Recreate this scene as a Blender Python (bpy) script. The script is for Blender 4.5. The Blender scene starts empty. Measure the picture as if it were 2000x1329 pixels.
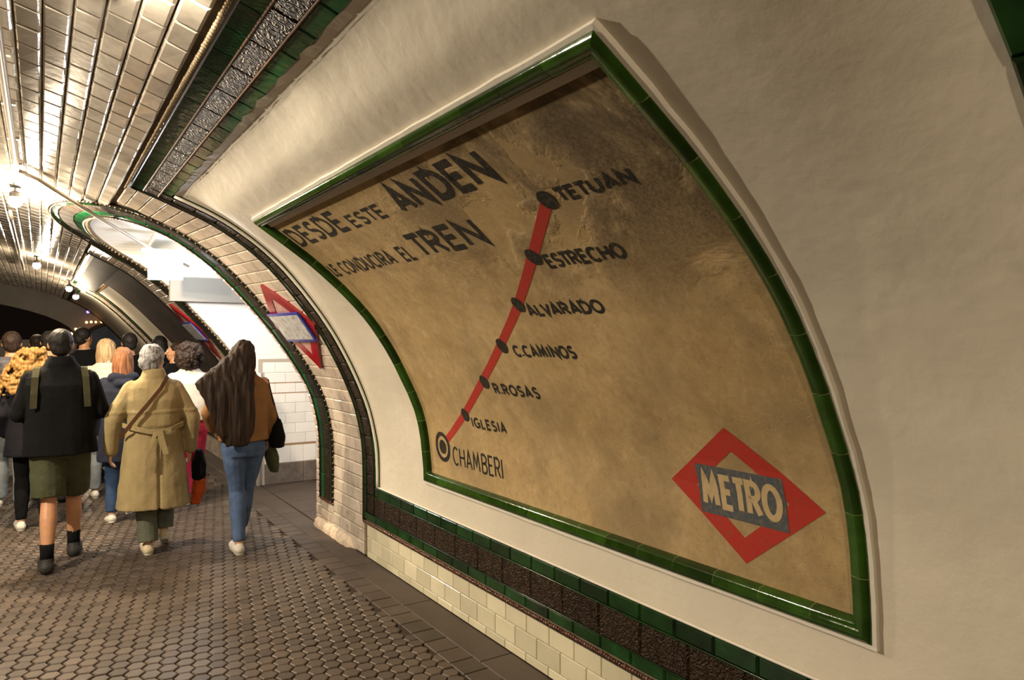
import bpy, bmesh, math, random
from mathutils import Vector, Matrix, noise
random.seed(7)
PI = math.pi
scn = bpy.context.scene
COL = scn.collection

# ------------------------------------------------------------------ camera, world, exposure
cam_d = bpy.data.cameras.new('camera'); cam = bpy.data.objects.new('camera', cam_d); COL.objects.link(cam)
cam.location = (0, 0, 1.68)
cam.rotation_euler = (PI/2, 0, -math.atan2(920, 1411))
cam_d.sensor_width = 36; cam_d.lens = 1411/2000*36; cam_d.clip_start = .05; cam_d.clip_end = 100
scn.camera = cam
world = bpy.data.worlds.new('world'); scn.world = world; world.use_nodes = True
world.node_tree.nodes['Background'].inputs[0].default_value = (.30, .24, .18, 1)
world.node_tree.nodes['Background'].inputs[1].default_value = .02
vs = scn.view_settings
vs.view_transform = 'Standard'; vs.look = 'None'; vs.gamma = 1; vs.use_curve_mapping = False; vs.exposure = 0.34
WARM = (1.0, .81, .57)
COOL = (.86, .93, 1.0)

def tag(o, label=None, cat=None, group=None, kind=None):
    if label: o['label'] = label
    if cat: o['category'] = cat
    if group: o['group'] = group
    if kind: o['kind'] = kind
    return o

def lamp(loc, power, color=WARM, r=.05, name='lamp_light', spot=None, direction=None, parent=None):
    d = bpy.data.lights.new(name, 'SPOT' if spot else 'POINT'); d.energy = power; d.color = color; d.shadow_soft_size = r
    o = bpy.data.objects.new(name, d); COL.objects.link(o); o.location = loc
    if spot:
        d.spot_size = spot; d.spot_blend = .6
        o.rotation_euler = Vector(direction).to_track_quat('-Z', 'Y').to_euler()
    if parent: o.parent = parent; o.location = Vector(loc) - parent.location
    return o

# ------------------------------------------------------------------ materials
MATS = {}
def mat(name, col, rough=.5, spec=.5, metal=0., var=0., vscale=8., bump=0., bscale=40., emit=None, estr=0., coat=0., rnd=0., stain=None, sscale=3., samt=.5, slo=.5, shi=.7):
    m = bpy.data.materials.new(name); m.use_nodes = True; nt = m.node_tree; N = nt.nodes; L = nt.links
    b = N['Principled BSDF']
    b.inputs['Base Color'].default_value = (*col, 1); b.inputs['Roughness'].default_value = rough
    b.inputs['Specular IOR Level'].default_value = spec; b.inputs['Metallic'].default_value = metal
    b.inputs['Coat Weight'].default_value = coat; b.inputs['Coat Roughness'].default_value = .05
    geo = N.new('ShaderNodeNewGeometry')
    cur = None
    def mixc(fac, a, bb, mode='MIX'):
        x = N.new('ShaderNodeMix'); x.data_type = 'RGBA'; x.blend_type = mode
        if isinstance(fac, float): x.inputs[0].default_value = fac
        else: L.new(fac, x.inputs[0])
        for sock, v in ((x.inputs[6], a), (x.inputs[7], bb)):
            if isinstance(v, tuple): sock.default_value = (*v, 1)
            else: L.new(v, sock)
        return x.outputs[2]
    cur = col
    if var:
        n = N.new('ShaderNodeTexNoise'); n.inputs['Scale'].default_value = vscale; n.inputs['Detail'].default_value = 5
        L.new(geo.outputs['Position'], n.inputs['Vector'])
        r = N.new('ShaderNodeMapRange'); r.inputs[1].default_value = .3; r.inputs[2].default_value = .7
        r.inputs[3].default_value = 1-var; r.inputs[4].default_value = 1+var*.6
        L.new(n.outputs[0], r.inputs[0])
        h = N.new('ShaderNodeHueSaturation'); h.inputs['Color'].default_value = (*col, 1); L.new(r.outputs[0], h.inputs['Value'])
        cur = h.outputs[0]
    if rnd:
        a = N.new('ShaderNodeAttribute'); a.attribute_name = 'rnd'
        r = N.new('ShaderNodeMapRange'); r.inputs[3].default_value = 1-rnd; r.inputs[4].default_value = 1+rnd*.7
        L.new(a.outputs['Fac'], r.inputs[0])
        h = N.new('ShaderNodeHueSaturation')
        if isinstance(cur, tuple): h.inputs['Color'].default_value = (*cur, 1)
        else: L.new(cur, h.inputs['Color'])
        L.new(r.outputs[0], h.inputs['Value']); cur = h.outputs[0]
    if stain:
        n = N.new('ShaderNodeTexNoise'); n.inputs['Scale'].default_value = sscale; n.inputs['Detail'].default_value = 8; n.inputs['Roughness'].default_value = .65
        L.new(geo.outputs['Position'], n.inputs['Vector'])
        r = N.new('ShaderNodeMapRange'); r.inputs[1].default_value = slo; r.inputs[2].default_value = shi; r.inputs[3].default_value = 0; r.inputs[4].default_value = samt
        L.new(n.outputs[0], r.inputs[0]); cur = mixc(r.outputs[0], cur, stain)
    if not isinstance(cur, tuple): L.new(cur, b.inputs['Base Color'])
    if bump:
        n = N.new('ShaderNodeTexNoise'); n.inputs['Scale'].default_value = bscale; n.inputs['Detail'].default_value = 6
        L.new(geo.outputs['Position'], n.inputs['Vector'])
        bp = N.new('ShaderNodeBump'); bp.inputs['Strength'].default_value = 1; bp.inputs['Distance'].default_value = bump
        L.new(n.outputs[0], bp.inputs['Height']); L.new(bp.outputs[0], b.inputs['Normal'])
    if emit:
        b.inputs['Emission Color'].default_value = (*emit, 1); b.inputs['Emission Strength'].default_value = estr
    MATS[name] = m
    return m

STUCCO = mat('painted_stucco', (.66, .60, .49), .55, .3, var=.10, vscale=1.6, bump=.006, bscale=9)
STUCCO_EDGE = mat('white_plaster_edge', (.78, .73, .63), .6, .3, bump=.002, bscale=30)
TILE_W = mat('white_glazed_tile', (.72, .66, .47), .16, .5, var=.08, vscale=5, bump=.0012, bscale=22, rnd=.16)
TILE_OLD = mat('old_white_tile', (.62, .53, .43), .22, .5, var=.16, vscale=7, bump=.0015, bscale=25, rnd=.2, stain=(.22, .13, .07), sscale=9, samt=.6, slo=.56, shi=.72)
TILE_C = mat('ceiling_white_tile', (.66, .59, .49), .17, .6, var=.2, vscale=4, bump=.0015, bscale=18, rnd=.22, stain=(.20, .15, .11), sscale=6, samt=.5, slo=.5, shi=.75)
GROUT = mat('dark_grout', (.20, .16, .11), .9, .1, var=.3, vscale=10, bump=.002)
GREEN = mat('green_glazed_tile', (.006, .040, .006), .14, .5, var=.6, vscale=9, bump=.001, bscale=22, rnd=.5)
GREEN_L = mat('light_green_tile', (.010, .095, .030), .16, .5, var=.3, vscale=10, bump=.002, bscale=20, rnd=.4)
BROWN_F = mat('distant_brown_tile', (.030, .022, .015), .6, .12, var=.5, vscale=10)
BROWN = mat('brown_lustre_tile', (.030, .019, .012), .42, .26, metal=.0, var=.5, vscale=40, rnd=.2)
DARK = mat('dark_moulding', (.018, .015, .012), .2, .6, var=.3, vscale=20, bump=.001, bscale=40)
BEAD = mat('bead_trim', (.16, .07, .045), .12, .8, metal=.3)
PIPE = mat('painted_conduit', (.45, .38, .30), .35, .5)
BLACKM = mat('black_metal', (.02, .018, .016), .45, .4)
FLOORM = mat('stone_floor_base', (.040, .027, .018), .7, .3, var=.3, vscale=12, bump=.002)
HEX = mat('hexagonal_paver', (.088, .065, .048), .46, .42, var=.22, vscale=2.2, bump=.0010, bscale=60, rnd=.28)
PAVER = mat('border_paver', (.070, .050, .037), .5, .4, var=.2, vscale=5, bump=.0015, bscale=50, rnd=.2)
SLAB = mat('smooth_slab', (.068, .049, .036), .52, .35, var=.22, vscale=3, bump=.001, bscale=60, rnd=.1)
WHITE = mat('corridor_white_paint', (.80, .76, .72), .6, .3, var=.03, vscale=2)
CTILE = mat('corridor_tile', (.80, .77, .73), .25, .4, rnd=.06)
SKIRT = mat('dark_skirting', (.16, .13, .11), .5, .3, var=.25, vscale=20)
RUST = mat('rusty_joint', (.38, .22, .12), .8, .1, var=.3, vscale=30)
CHIP = mat('broken_plaster', (.70, .56, .42), .85, .2, var=.25, vscale=18, bump=.01, bscale=30)
BLACKP = mat('letter_paint', (.018, .017, .014), .75, .2, stain=(.20, .145, .075), sscale=70, samt=.4, slo=.5, shi=.7)
REDP = mat('red_paint', (.40, .028, .018), .7, .25, stain=(.20, .09, .045), sscale=60, samt=.5, slo=.48, shi=.7)
GREYP = mat('slate_paint', (.075, .085, .095), .75, .2, stain=(.25, .19, .12), sscale=60, samt=.45, slo=.48, shi=.7)
CREAMP = mat('cream_lettering', (.50, .37, .20), .75, .2, var=.1, vscale=30)
ERED = mat('red_enamel', (.27, .010, .012), .12, .6)
EPINK = mat('worn_pink_enamel', (.50, .27, .24), .2, .5, var=.2, vscale=20)
EBLUE = mat('blue_enamel', (.035, .045, .30), .15, .6)
EWHITE = mat('worn_white_enamel', (.50, .49, .50), .2, .5, var=.25, vscale=14, stain=(.09, .08, .09), sscale=24, samt=.6, slo=.5, shi=.68)
BULB = mat('lit_bulb', (1, .9, .7), .4, emit=(1, .85, .6), estr=60)
BULBC = mat('lit_tube', (1, 1, 1), .4, emit=(.93, .97, 1), estr=6)
SIGNL = mat('exit_sign_face', (.8, 1, .95), .4, emit=(.50, 1.0, .90), estr=1.1)
ORANGE_L = mat('orange_lamp', (1, .5, .2), .4, emit=(1, .42, .12), estr=7)
BLUE_L = mat('violet_lamp', (.3, .2, 1), .4, emit=(.25, .15, 1), estr=4)
VOID = mat('tunnel_black', (.012, .009, .008), .9, .1)
FARWALL = mat('end_wall_tile', (.11, .09, .07), .5, .4, var=.2, vscale=2)
BLUEISH = mat('painted_dim_interior', (.05, .07, .11), .6, .2, var=.3, vscale=3)

# brown lustre tile: swirling relief
BROWN.node_tree.nodes['Principled BSDF'].inputs['Specular Tint'].default_value = (1, .72, .48, 1)
nt = BROWN.node_tree; N = nt.nodes; L = nt.links
geo = N.new('ShaderNodeNewGeometry')
w = N.new('ShaderNodeTexWave'); w.wave_type = 'RINGS'; w.inputs['Scale'].default_value = 9; w.inputs['Distortion'].default_value = 22; w.inputs['Detail'].default_value = 3; w.inputs['Detail Scale'].default_value = 2.2
v = N.new('ShaderNodeTexNoise'); v.inputs['Scale'].default_value = 95; v.inputs['Detail'].default_value = 4
L.new(geo.outputs['Position'], w.inputs['Vector']); L.new(geo.outputs['Position'], v.inputs['Vector'])
ad = N.new('ShaderNodeMath'); ad.operation = 'ADD'; L.new(w.outputs['Fac'], ad.inputs[0]); L.new(v.outputs[0], ad.inputs[1])
bp = N.new('ShaderNodeBump'); bp.inputs['Strength'].default_value = .9; bp.inputs['Distance'].default_value = .006
L.new(ad.outputs[0], bp.inputs['Height']); L.new(bp.outputs[0], N['Principled BSDF'].inputs['Normal'])

# aged sand-coloured render of the advertising board
def make_board_mat():
    m = bpy.data.materials.new('aged_ochre_plaster'); m.use_nodes = True; nt = m.node_tree; N = nt.nodes; L = nt.links
    b = N['Principled BSDF']; b.inputs['Roughness'].default_value = .72; b.inputs['Specular IOR Level'].default_value = .25
    geo = N.new('ShaderNodeNewGeometry'); P = geo.outputs['Position']
    def nz(scale, detail=6, rough=.6, dist=0):
        n = N.new('ShaderNodeTexNoise'); n.inputs['Scale'].default_value = scale; n.inputs['Detail'].default_value = detail
        n.inputs['Roughness'].default_value = rough; n.inputs['Distortion'].default_value = dist; L.new(P, n.inputs['Vector']); return n.outputs[0]
    def mr(s, a, b_, c, d):
        r = N.new('ShaderNodeMapRange'); L.new(s, r.inputs[0])
        for i, q in zip((1, 2, 3, 4), (a, b_, c, d)): r.inputs[i].default_value = q
        return r.outputs[0]
    def mul(a, b_):
        x = N.new('ShaderNodeMath'); x.operation = 'MULTIPLY'; L.new(a, x.inputs[0])
        if isinstance(b_, float): x.inputs[1].default_value = b_
        else: L.new(b_, x.inputs[1])
        return x.outputs[0]
    def add(a, b_):
        x = N.new('ShaderNodeMath'); x.operation = 'ADD'; L.new(a, x.inputs[0]); L.new(b_, x.inputs[1]); return x.outputs[0]
    def mix(f, a, b_):
        x = N.new('ShaderNodeMix'); x.data_type = 'RGBA'; L.new(f, x.inputs[0])
        for s, q in ((x.inputs[6], a), (x.inputs[7], b_)):
            if isinstance(q, tuple): s.default_value = (*q, 1)
            else: L.new(q, s)
        return x.outputs[2]
    sep = N.new('ShaderNodeSeparateXYZ'); L.new(P, sep.inputs[0])
    c = mix(mr(nz(2.2), .35, .65, 0, 1), (.40, .275, .120), (.50, .355, .170))
    c = mix(mr(nz(5, 8, .7), .5, .72, 0, .55), c, (.24, .155, .07))
    c = mix(mr(nz(13, 8, .75, .5), .50, .72, 0, .55), c, (.60, .45, .26))
    c = mix(mr(nz(30, 8, .8), .48, .7, 0, .45), c, (.20, .13, .06))
    c = mix(mr(nz(1.6, 4), .50, .70, 0, .55), c, (.17, .125, .07))
    # crumbled patches, towards the upper half and the near end of the board
    hi = mr(sep.outputs['Z'], 1.75, 2.15, 0., 1.)
    near = mr(sep.outputs['Y'], 3.1, 1.6, .18, 1.)
    pat = mul(mul(mr(nz(2.6, 5, .6, .4), .43, .56, 0, 1), hi), near)
    fine = nz(80, 10, .82)
    c = mix(mul(pat, mr(fine, .40, .56, .05, 1.)), c, (.15, .09, .035))
    L.new(c, b.inputs['Base Color'])
    mid = nz(24, 6, .7)
    h = add(mul(fine, .14), add(mul(nz(5, 4), .12), mul(mul(add(mul(mid, 1.3), fine), pat), 1.5)))
    cr = N.new('ShaderNodeTexVoronoi'); cr.feature = 'DISTANCE_TO_EDGE'; cr.inputs['Scale'].default_value = 1.7
    dn = N.new('ShaderNodeTexNoise'); dn.inputs['Scale'].default_value = 3; dn.inputs['Detail'].default_value = 6; L.new(P, dn.inputs['Vector'])
    va = N.new('ShaderNodeVectorMath'); va.operation = 'ADD'; L.new(P, va.inputs[0]); L.new(dn.outputs['Color'], va.inputs[1]); L.new(va.outputs[0], cr.inputs['Vector'])
    h = add(h, mul(mr(cr.outputs['Distance'], 0, .008, 0, 1), .05))
    bp = N.new('ShaderNodeBump'); bp.inputs['Strength'].default_value = 1; bp.inputs['Distance'].default_value = .012
    L.new(h, bp.inputs['Height']); L.new(bp.outputs[0], b.inputs['Normal'])
    return m
BOARD = make_board_mat()

# ------------------------------------------------------------------ mesh builder
class MB:
    def __init__(s): s.v = []; s.f = []; s.r = []; s.m = []
    def add(s, vs_, fs, rnd=None, mi=0):
        o = len(s.v); s.v += [tuple(p) for p in vs_]
        r = random.random() if rnd is None else rnd
        for f in fs: s.f.append([i+o for i in f]); s.r.append(r); s.m.append(mi)
    def box(s, a, b, rnd=None, mi=0):
        (x0, y0, z0), (x1, y1, z1) = a, b
        s.add([(x0,y0,z0),(x1,y0,z0),(x1,y1,z0),(x0,y1,z0),(x0,y0,z1),(x1,y0,z1),(x1,y1,z1),(x0,y1,z1)],
              [(0,3,2,1),(4,5,6,7),(0,1,5,4),(1,2,6,5),(2,3,7,6),(3,0,4,7)], rnd, mi)
    def tube(s, pts, r, n=8, cap=True, mi=0):
        pts = [Vector(p) for p in pts]; rs = r if isinstance(r, (list, tuple)) else [r]*len(pts)
        vv = []; ff = []
        for i, p in enumerate(pts):
            d = (pts[min(i+1, len(pts)-1)] - pts[max(i-1, 0)]).normalized()
            u = d.orthogonal() if i == 0 else (u - d*u.dot(d)); u.normalize(); w_ = d.cross(u)
            for k in range(n):
                a = 2*PI*k/n; vv.append(p + (u*math.cos(a) + w_*math.sin(a))*rs[i])
        for i in range(len(pts)-1):
            for k in range(n): ff.append((i*n+k, i*n+(k+1)%n, (i+1)*n+(k+1)%n, (i+1)*n+k))
        if cap: ff.append(tuple(range(n))[::-1]); ff.append(tuple((len(pts)-1)*n+k for k in range(n)))
        s.add(vv, ff, None, mi)
    def ball(s, c, r, n=10, m=6, sc=(1,1,1), mi=0):
        vv = [(c[0], c[1], c[2]-r*sc[2])]; ff = []
        for j in range(1, m):
            t = -PI/2 + PI*j/m
            for k in range(n):
                a = 2*PI*k/n; vv.append((c[0]+r*sc[0]*math.cos(t)*math.cos(a), c[1]+r*sc[1]*math.cos(t)*math.sin(a), c[2]+r*sc[2]*math.sin(t)))
        vv.append((c[0], c[1], c[2]+r*sc[2])); T = len(vv)-1
        for k in range(n):
            ff.append((0, 1+(k+1)%n, 1+k)); ff.append((T, T-n+k, T-n+(k+1)%n))
            for j in range(m-2):
                a = 1+j*n; ff.append((a+k, a+(k+1)%n, a+n+(k+1)%n, a+n+k))
        s.add(vv, ff, None, mi)
    def mesh(s, name, mats):
        me = bpy.data.meshes.new(name); me.from_pydata(s.v, [], s.f)
        for m in (mats if isinstance(mats, (list, tuple)) else [mats]): me.materials.append(m)
        a = me.attributes.new('rnd', 'FLOAT', 'FACE'); a.data.foreach_set('value', s.r)
        me.polygons.foreach_set('material_index', s.m)
        me.update(); return me
    def build(s, name, mats, parent=None, smooth=False, loc=None):
        me = s.mesh(name, mats)
        if smooth: me.polygons.foreach_set('use_smooth', [True]*len(me.polygons))
        o = bpy.data.objects.new(name, me); COL.objects.link(o)
        if loc: o.location = loc
        if parent: o.parent = parent
        return o

def empty(name, loc=(0,0,0), rz=0, parent=None):
    o = bpy.data.objects.new(name, None); COL.objects.link(o); o.location = loc; o.rotation_euler = (0, 0, rz); o.empty_display_size = .2
    if parent: o.parent = parent
    return o

# ------------------------------------------------------------------ vault profile (x, z), t = arc length from the floor
PR = [(2.12,-.2),(2.12,.0),(2.12,.3),(2.12,.5),(2.117,.75),(2.100,.94),(2.03,1.22),(1.865,1.58),(1.668,1.89),(1.37,2.235),(1.053,2.468),(.726,2.614),(.48,2.707),(.1,2.835),(-.3,2.935),(-1,3.06),(-2.2,3.17),(-3.6,3.2),(-5.2,3.05),(-6.6,2.7),(-7.8,2.0),(-8.4,1.1),(-8.6,.2),(-8.6,-1.2)]
def catmull(pts, n=10):
    out = []
    for i in range(1, len(pts)-2):
        p0, p1, p2, p3 = [Vector(q) for q in pts[i-1:i+3]]
        for k in range(n):
            t = k/n
            out.append(tuple(.5*((2*p1)+(p2-p0)*t+(2*p0-5*p1+4*p2-p3)*t*t+(3*p1-p0-3*p2+p3)*t**3)))
    out.append(tuple(pts[-2])); return out
class Prof:
    def __init__(s, pts):
        s.p = pts; s.L = [0]
        for a, b in zip(pts, pts[1:]): s.L.append(s.L[-1]+math.dist(a, b))
    def at(s, t):
        L_ = s.L; i = 0
        if t <= 0: i = 0
        elif t >= L_[-1]: i = len(L_)-2
        else:
            lo, hi = 0, len(L_)-1
            while hi-lo > 1:
                m = (lo+hi)//2
                if L_[m] <= t: lo = m
                else: hi = m
            i = lo
        k = (t-L_[i])/(L_[i+1]-L_[i]); a, b = s.p[i], s.p[i+1]
        x = a[0]+(b[0]-a[0])*k; z = a[1]+(b[1]-a[1])*k
        # smooth normal
        def tan(j):
            j0 = max(j-1, 0); j1 = min(j+1, len(s.p)-1); d = math.dist(s.p[j0], s.p[j1]); return ((s.p[j1][0]-s.p[j0][0])/d, (s.p[j1][1]-s.p[j0][1])/d)
        kk = min(max(k, 0), 1); t0, t1 = tan(i), tan(i+1)
        tx = t0[0]+(t1[0]-t0[0])*kk; tz = t0[1]+(t1[1]-t0[1])*kk; l = math.hypot(tx, tz)
        return x, z, -tz/l, tx/l
    def t_x(s, x):
        for i in range(len(s.p)-1):
            if s.p[i][0] >= x > s.p[i+1][0] and s.p[i][1] > .6:
                return s.L[i]+(s.L[i+1]-s.L[i])*(s.p[i][0]-x)/(s.p[i][0]-s.p[i+1][0])
WP = Prof(catmull(PR)); TMAX = WP.L[-1]
# the vault leans in a little more past the first bay
def lean(z, y):
    g = 0 if y < 5.36 else ((y-5.36)/.7 if y < 6.06 else min(1+(y-6.06)/3, 2.2))
    if z < 1.25: d = 0
    elif z < 2.25: d = .09*math.sin((z-1.25)*PI/2)**1.1 if z > 1.25 else 0
    elif z < 2.75: d = .09*math.cos((z-2.25)/.5*PI/2)
    else: d = 0
    return d*g
def W(y, t, off=0.):
    x, z, nx, nz = WP.at(t)
    return (x - (lean(z, y) if x > 0 else 0) + nx*off, y, z + nz*off)
T_HOLE = WP.t_x(1.12); T48 = WP.t_x(.48); T72 = WP.t_x(.72)

def patch(mb, fn, a0, a1, b0, b1, na, nb, rnd=None, mi=0):
    vv = [fn(a0+(a1-a0)*i/na, b0+(b1-b0)*j/nb) for i in range(na+1) for j in range(nb+1)]
    ff = [(i*(nb+1)+j, i*(nb+1)+j+1, (i+1)*(nb+1)+j+1, (i+1)*(nb+1)+j) for i in range(na) for j in range(nb)]
    mb.add(vv, ff, rnd, mi)

def tile(mb, q, h=.006, bev=.006, deep=.012, rnd=None, srf=W, tilt=0.):
    """q: four (y,t) corners; a raised tile with bevelled rim"""
    cy = sum(p[0] for p in q)/4; ct = sum(p[1] for p in q)/4
    out = []
    for y, t in q: out.append(srf(y, t, -deep))
    for y, t in q: out.append(srf(y, t, h*.25))
    jt = [random.uniform(-tilt, tilt) for _ in q]
    for i, (y, t) in enumerate(q):
        dy, dt = cy-y, ct-t
        out.append(srf(y+math.copysign(min(bev, abs(dy)*.6), dy), t+math.copysign(min(bev, abs(dt)*.6), dt), h+jt[i]))
    ff = [(8,9,10,11)]
    for k in range(4):
        n = (k+1) % 4
        ff.append((4+k, 4+n, 8+n, 8+k)); ff.append((k, n, 4+n, 4+k))
    mb.add(out, ff, rnd)

# ------------------------------------------------------------------ the opening to the corridor
YC = 7.55; TS = WP.t_x(.92)
TB_IN = WP.t_x(.33); TB_OUT = WP.t_x(.06)
def oshape(w, tap, n=26, t0=0.):
    """path (y,t) up the near side, over the head, down the far side"""
    pts = []
    k = 24
    for i in range(k): pts.append((YC-w, t0+(TS-t0)*i/k))
    for i in range(n+1):
        a = PI*i/n; pts.append((YC-w*math.cos(a), TS+(tap-TS)*math.sin(a)))
    for i in range(1, k+1): pts.append((YC+w, TS+(t0-TS)*i/k))
    return pts
def inside(y, t, w, tap):
    if t < TS: return abs(y-YC) < w
    return ((y-YC)/w)**2 + ((t-TS)/(tap-TS))**2 < 1
W_OUT, W_IN, W_ED = 1.49, 1.16, 1.03
TB_ED = TB_IN-.05
def strip_w(t):  # width of the tiled strip between frame and opening edge
    return W_ED

# ================================================================== STRUCTURE
Y0, Y1 = -5.0, 21.0
wall = MB()
ny = int((Y1-Y0)/.05); nts = int(T48/.05)+1
for i in range(ny):
    ya = Y0+.05*i; yb = ya+.05
    big = not (5.5 < ya < 9.6)
    for j in range(nts):
        ta = T48*j/nts; tb = T48*(j+1)/nts
        if not big and inside((ya+yb)/2, (ta+tb)/2, W_ED+.06, TB_ED+.04): continue
        if 1.27 < ya < 4.25 and .80 < ta and tb < T_HOLE: continue
        wall.add([W(y_, t_, -.10 if (.5 < y_ < 5.15 and .54 < t_ < T72) else -.012) for y_, t_ in ((ya, ta), (ya, tb), (yb, tb), (yb, ta))], [(0,1,2,3)])
wall_right = tag(wall.build('wall_right', GROUT, smooth=True), 'curved vault wall beside the platform with stucco bays and white tiled pillars', kind='structure')
cl = MB(); nt2 = 60
for i in range(ny):
    ya = Y0+.05*i; yb = ya+.05
    big = not (5.5 < ya < 9.6)
    if big and i % 6: continue
    if big: yb = min(ya+.3, Y1)
    n2 = 14
    for j in range(n2):
        ta = T48+1.4*j/n2; tb = T48+1.4*(j+1)/n2
        if not big and inside((ya+yb)/2, (ta+tb)/2, W_ED+.06, TB_ED+.04): continue
        cl.add([W(ya, ta, -.012), W(ya, tb, -.012), W(yb, tb, -.012), W(yb, ta, -.012)], [(0,1,2,3)])
patch(cl, lambda y, t: W(y, t, -.012), Y0, Y1, T48+1.4, TMAX, 20, 40)
ceiling = tag(cl.build('ceiling', GROUT, smooth=True), 'vaulted ceiling lined with rows of glazed white tiles', kind='structure')

# floor base, track side, end walls
fl = MB(); fl.box((-2.3, Y0, -.3), (2.14, Y1, -.012)); fl.box((2.14, YC-W_ED-.1, -.3), (6.2, YC+W_ED+.1, -.012))
floor = tag(fl.build('floor', FLOORM), 'station platform floor', kind='structure')
tb_ = MB(); tb_.box((-8.7, Y0, -1.3), (-2.3, Y1, -1.1)); tag(tb_.build('floor', FLOORM), 'sunken track bed beside the platform', kind='structure')
eb = MB(); eb.box((-9, Y0-.1, -1.3), (2.3, Y0, 3.4)); tag(eb.build('wall_back', FARWALL), 'tiled end wall behind the photographer', kind='structure')
# far end wall with the dark tunnel mouth and a low arch
ew = MB()
ew.box((-9, Y1, -1.3), (2.3, Y1+.15, 3.4))
end_wall = tag(ew.build('wall_end', FARWALL), 'far end wall of the station with a dark tunnel mouth', kind='structure')
tm = MB(); n = 24
vv = [(-4+4.75*math.cos(PI*k/n), Y1-.02, 1.7+1.12*math.sin(PI*k/n)) for k in range(n+1)]
vb = [(x, Y1-.10, z) for x, y, z in vv]
tm.add(vv+vb, [tuple(range(n+1, 2*n+2))]+[(k, k+1, n+2+k, n+1+k) for k in range(n)])
tm.build('tunnel_mouth', VOID, end_wall)  # flat sheet on the wall; the tunnel's darkness is painted black
tm = MB(); vv = [(1.42+.62*math.cos(PI*k/n), Y1-.03, 1.25+.78*math.sin(PI*k/n)) for k in range(n+1)] + [(.80, Y1-.03, 0), (2.04, Y1-.03, 0)]
tm.add(vv, [tuple(range(n+3))]); tm.build('blue_doorway', BLUEISH, end_wall)  # flat sheet; the dim blue inside of the opening is painted on
tm = MB(); tm.tube([(1.42+.66*math.cos(PI*k/n), Y1-.04, 1.25+.82*math.sin(PI*k/n)) for k in range(n+1)], .05, 6); tm.build('arch_rim', DARK, end_wall)

# ---- corridor shell
edge = oshape(W_ED, TB_ED)
co = MB()
for a, b in zip(edge, edge[1:]):
    pa, pb = W(*a), W(*b)
    co.add([pa, pb, (6.2, pb[1], pb[2]), (6.2, pa[1], pa[2])], [(0,1,2,3)])
corr = tag(co.build('wall_corridor', WHITE), 'white painted walls and arched ceiling of the side corridor', kind='structure')
ce = MB(); ce.box((6.2, YC-1.3, -.1), (6.3, YC+1.3, 3.1)); ce.build('end_wall', WHITE, corr)
# thin ribs across the arched corridor ceiling
for xr in (.95, 1.45):
    rb = MB(); pts = []
    for (y, t) in edge:
        p = W(y, t)
        if p[2] > 1.9: pts.append((max(xr, p[0]+.03), p[1]+(.0), p[2]-.012))
    rb.tube(pts, .014, 6); rb.build('ceiling_rib', WHITE, corr)

# ------------------------------------------------------------------ floor pavers
HA = .09; ang = math.radians(11.0)
av = Vector((math.sin(ang)*-HA, -math.cos(ang)*HA)); av = Vector((-.0172, -.0883))
bv = Vector((math.cos(math.radians(-60))*av.x - math.sin(math.radians(-60))*av.y, math.sin(math.radians(-60))*av.x+math.cos(math.radians(-60))*av.y))
if bv.x < 0: bv = Vector((math.cos(math.radians(60))*av.x - math.sin(math.radians(60))*av.y, math.sin(math.radians(60))*av.x+math.cos(math.radians(60))*av.y))
nd = av.normalized()
hexdir = [Vector((math.cos(math.atan2(nd.y, nd.x)+PI/6+k*PI/3), math.sin(math.atan2(nd.y, nd.x)+PI/6+k*PI/3))) for k in range(6)]
R = HA/math.sqrt(3)
def hexpaver(mb, c, rnd=None):
    vv = []; h = random.uniform(-.0016, .0016); tl = (random.uniform(-.02, .02), random.uniform(-.02, .02))
    for rr, z in ((R*.915, -.014), (R*.915, -.004), (R*.80, .0)):
        for d in hexdir:
            p = d*rr; vv.append((c.x+p.x, c.y+p.y, z+h+(p.x*tl[0]+p.y*tl[1])))
    ff = [(12,13,14,15,16,17)]
    for k in range(6):
        n_ = (k+1) % 6; ff += [(k, n_, 6+n_, 6+k), (6+k, 6+n_, 12+n_, 12+k)]
    mb.add(vv, ff, rnd)
CT, ST = math.cos(cam.rotation_euler[2]), -math.sin(cam.rotation_euler[2])
def proj(p):
    d = p[0]*ST + p[1]*CT; r = p[0]*CT - p[1]*ST
    if d < .1: return None
    return 1000+1411*r/d, 664.5-1411*(p[2]-1.68)/d, d
org = Vector((1.331, 3.999))
near, rest = [], []
for i in range(-200, 60):
    for j in range(-60, 60):
        c = org + av*i + bv*j
        if not (-2.2 < c.x < 1.772 and .8 < c.y < 15.5): continue
        pr = proj((c.x, c.y, 0))
        if pr and -20 < pr[0] < 2000 and pr[1] < 1345: near.append((pr[2], c))
        else: rest.append(c)
near.sort(key=lambda q: q[0])
for d, c in near[:300]:
    mb = MB(); hexpaver(mb, Vector((0, 0))); o = mb.build('hexagonal_paver', HEX, floor, loc=(c.x, c.y, 0))
mb = MB()
for c in [q[1] for q in near[300:]] + rest: hexpaver(mb, c)
tag(mb.build('hexagonal_paving', HEX, floor), kind='stuff')
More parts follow.
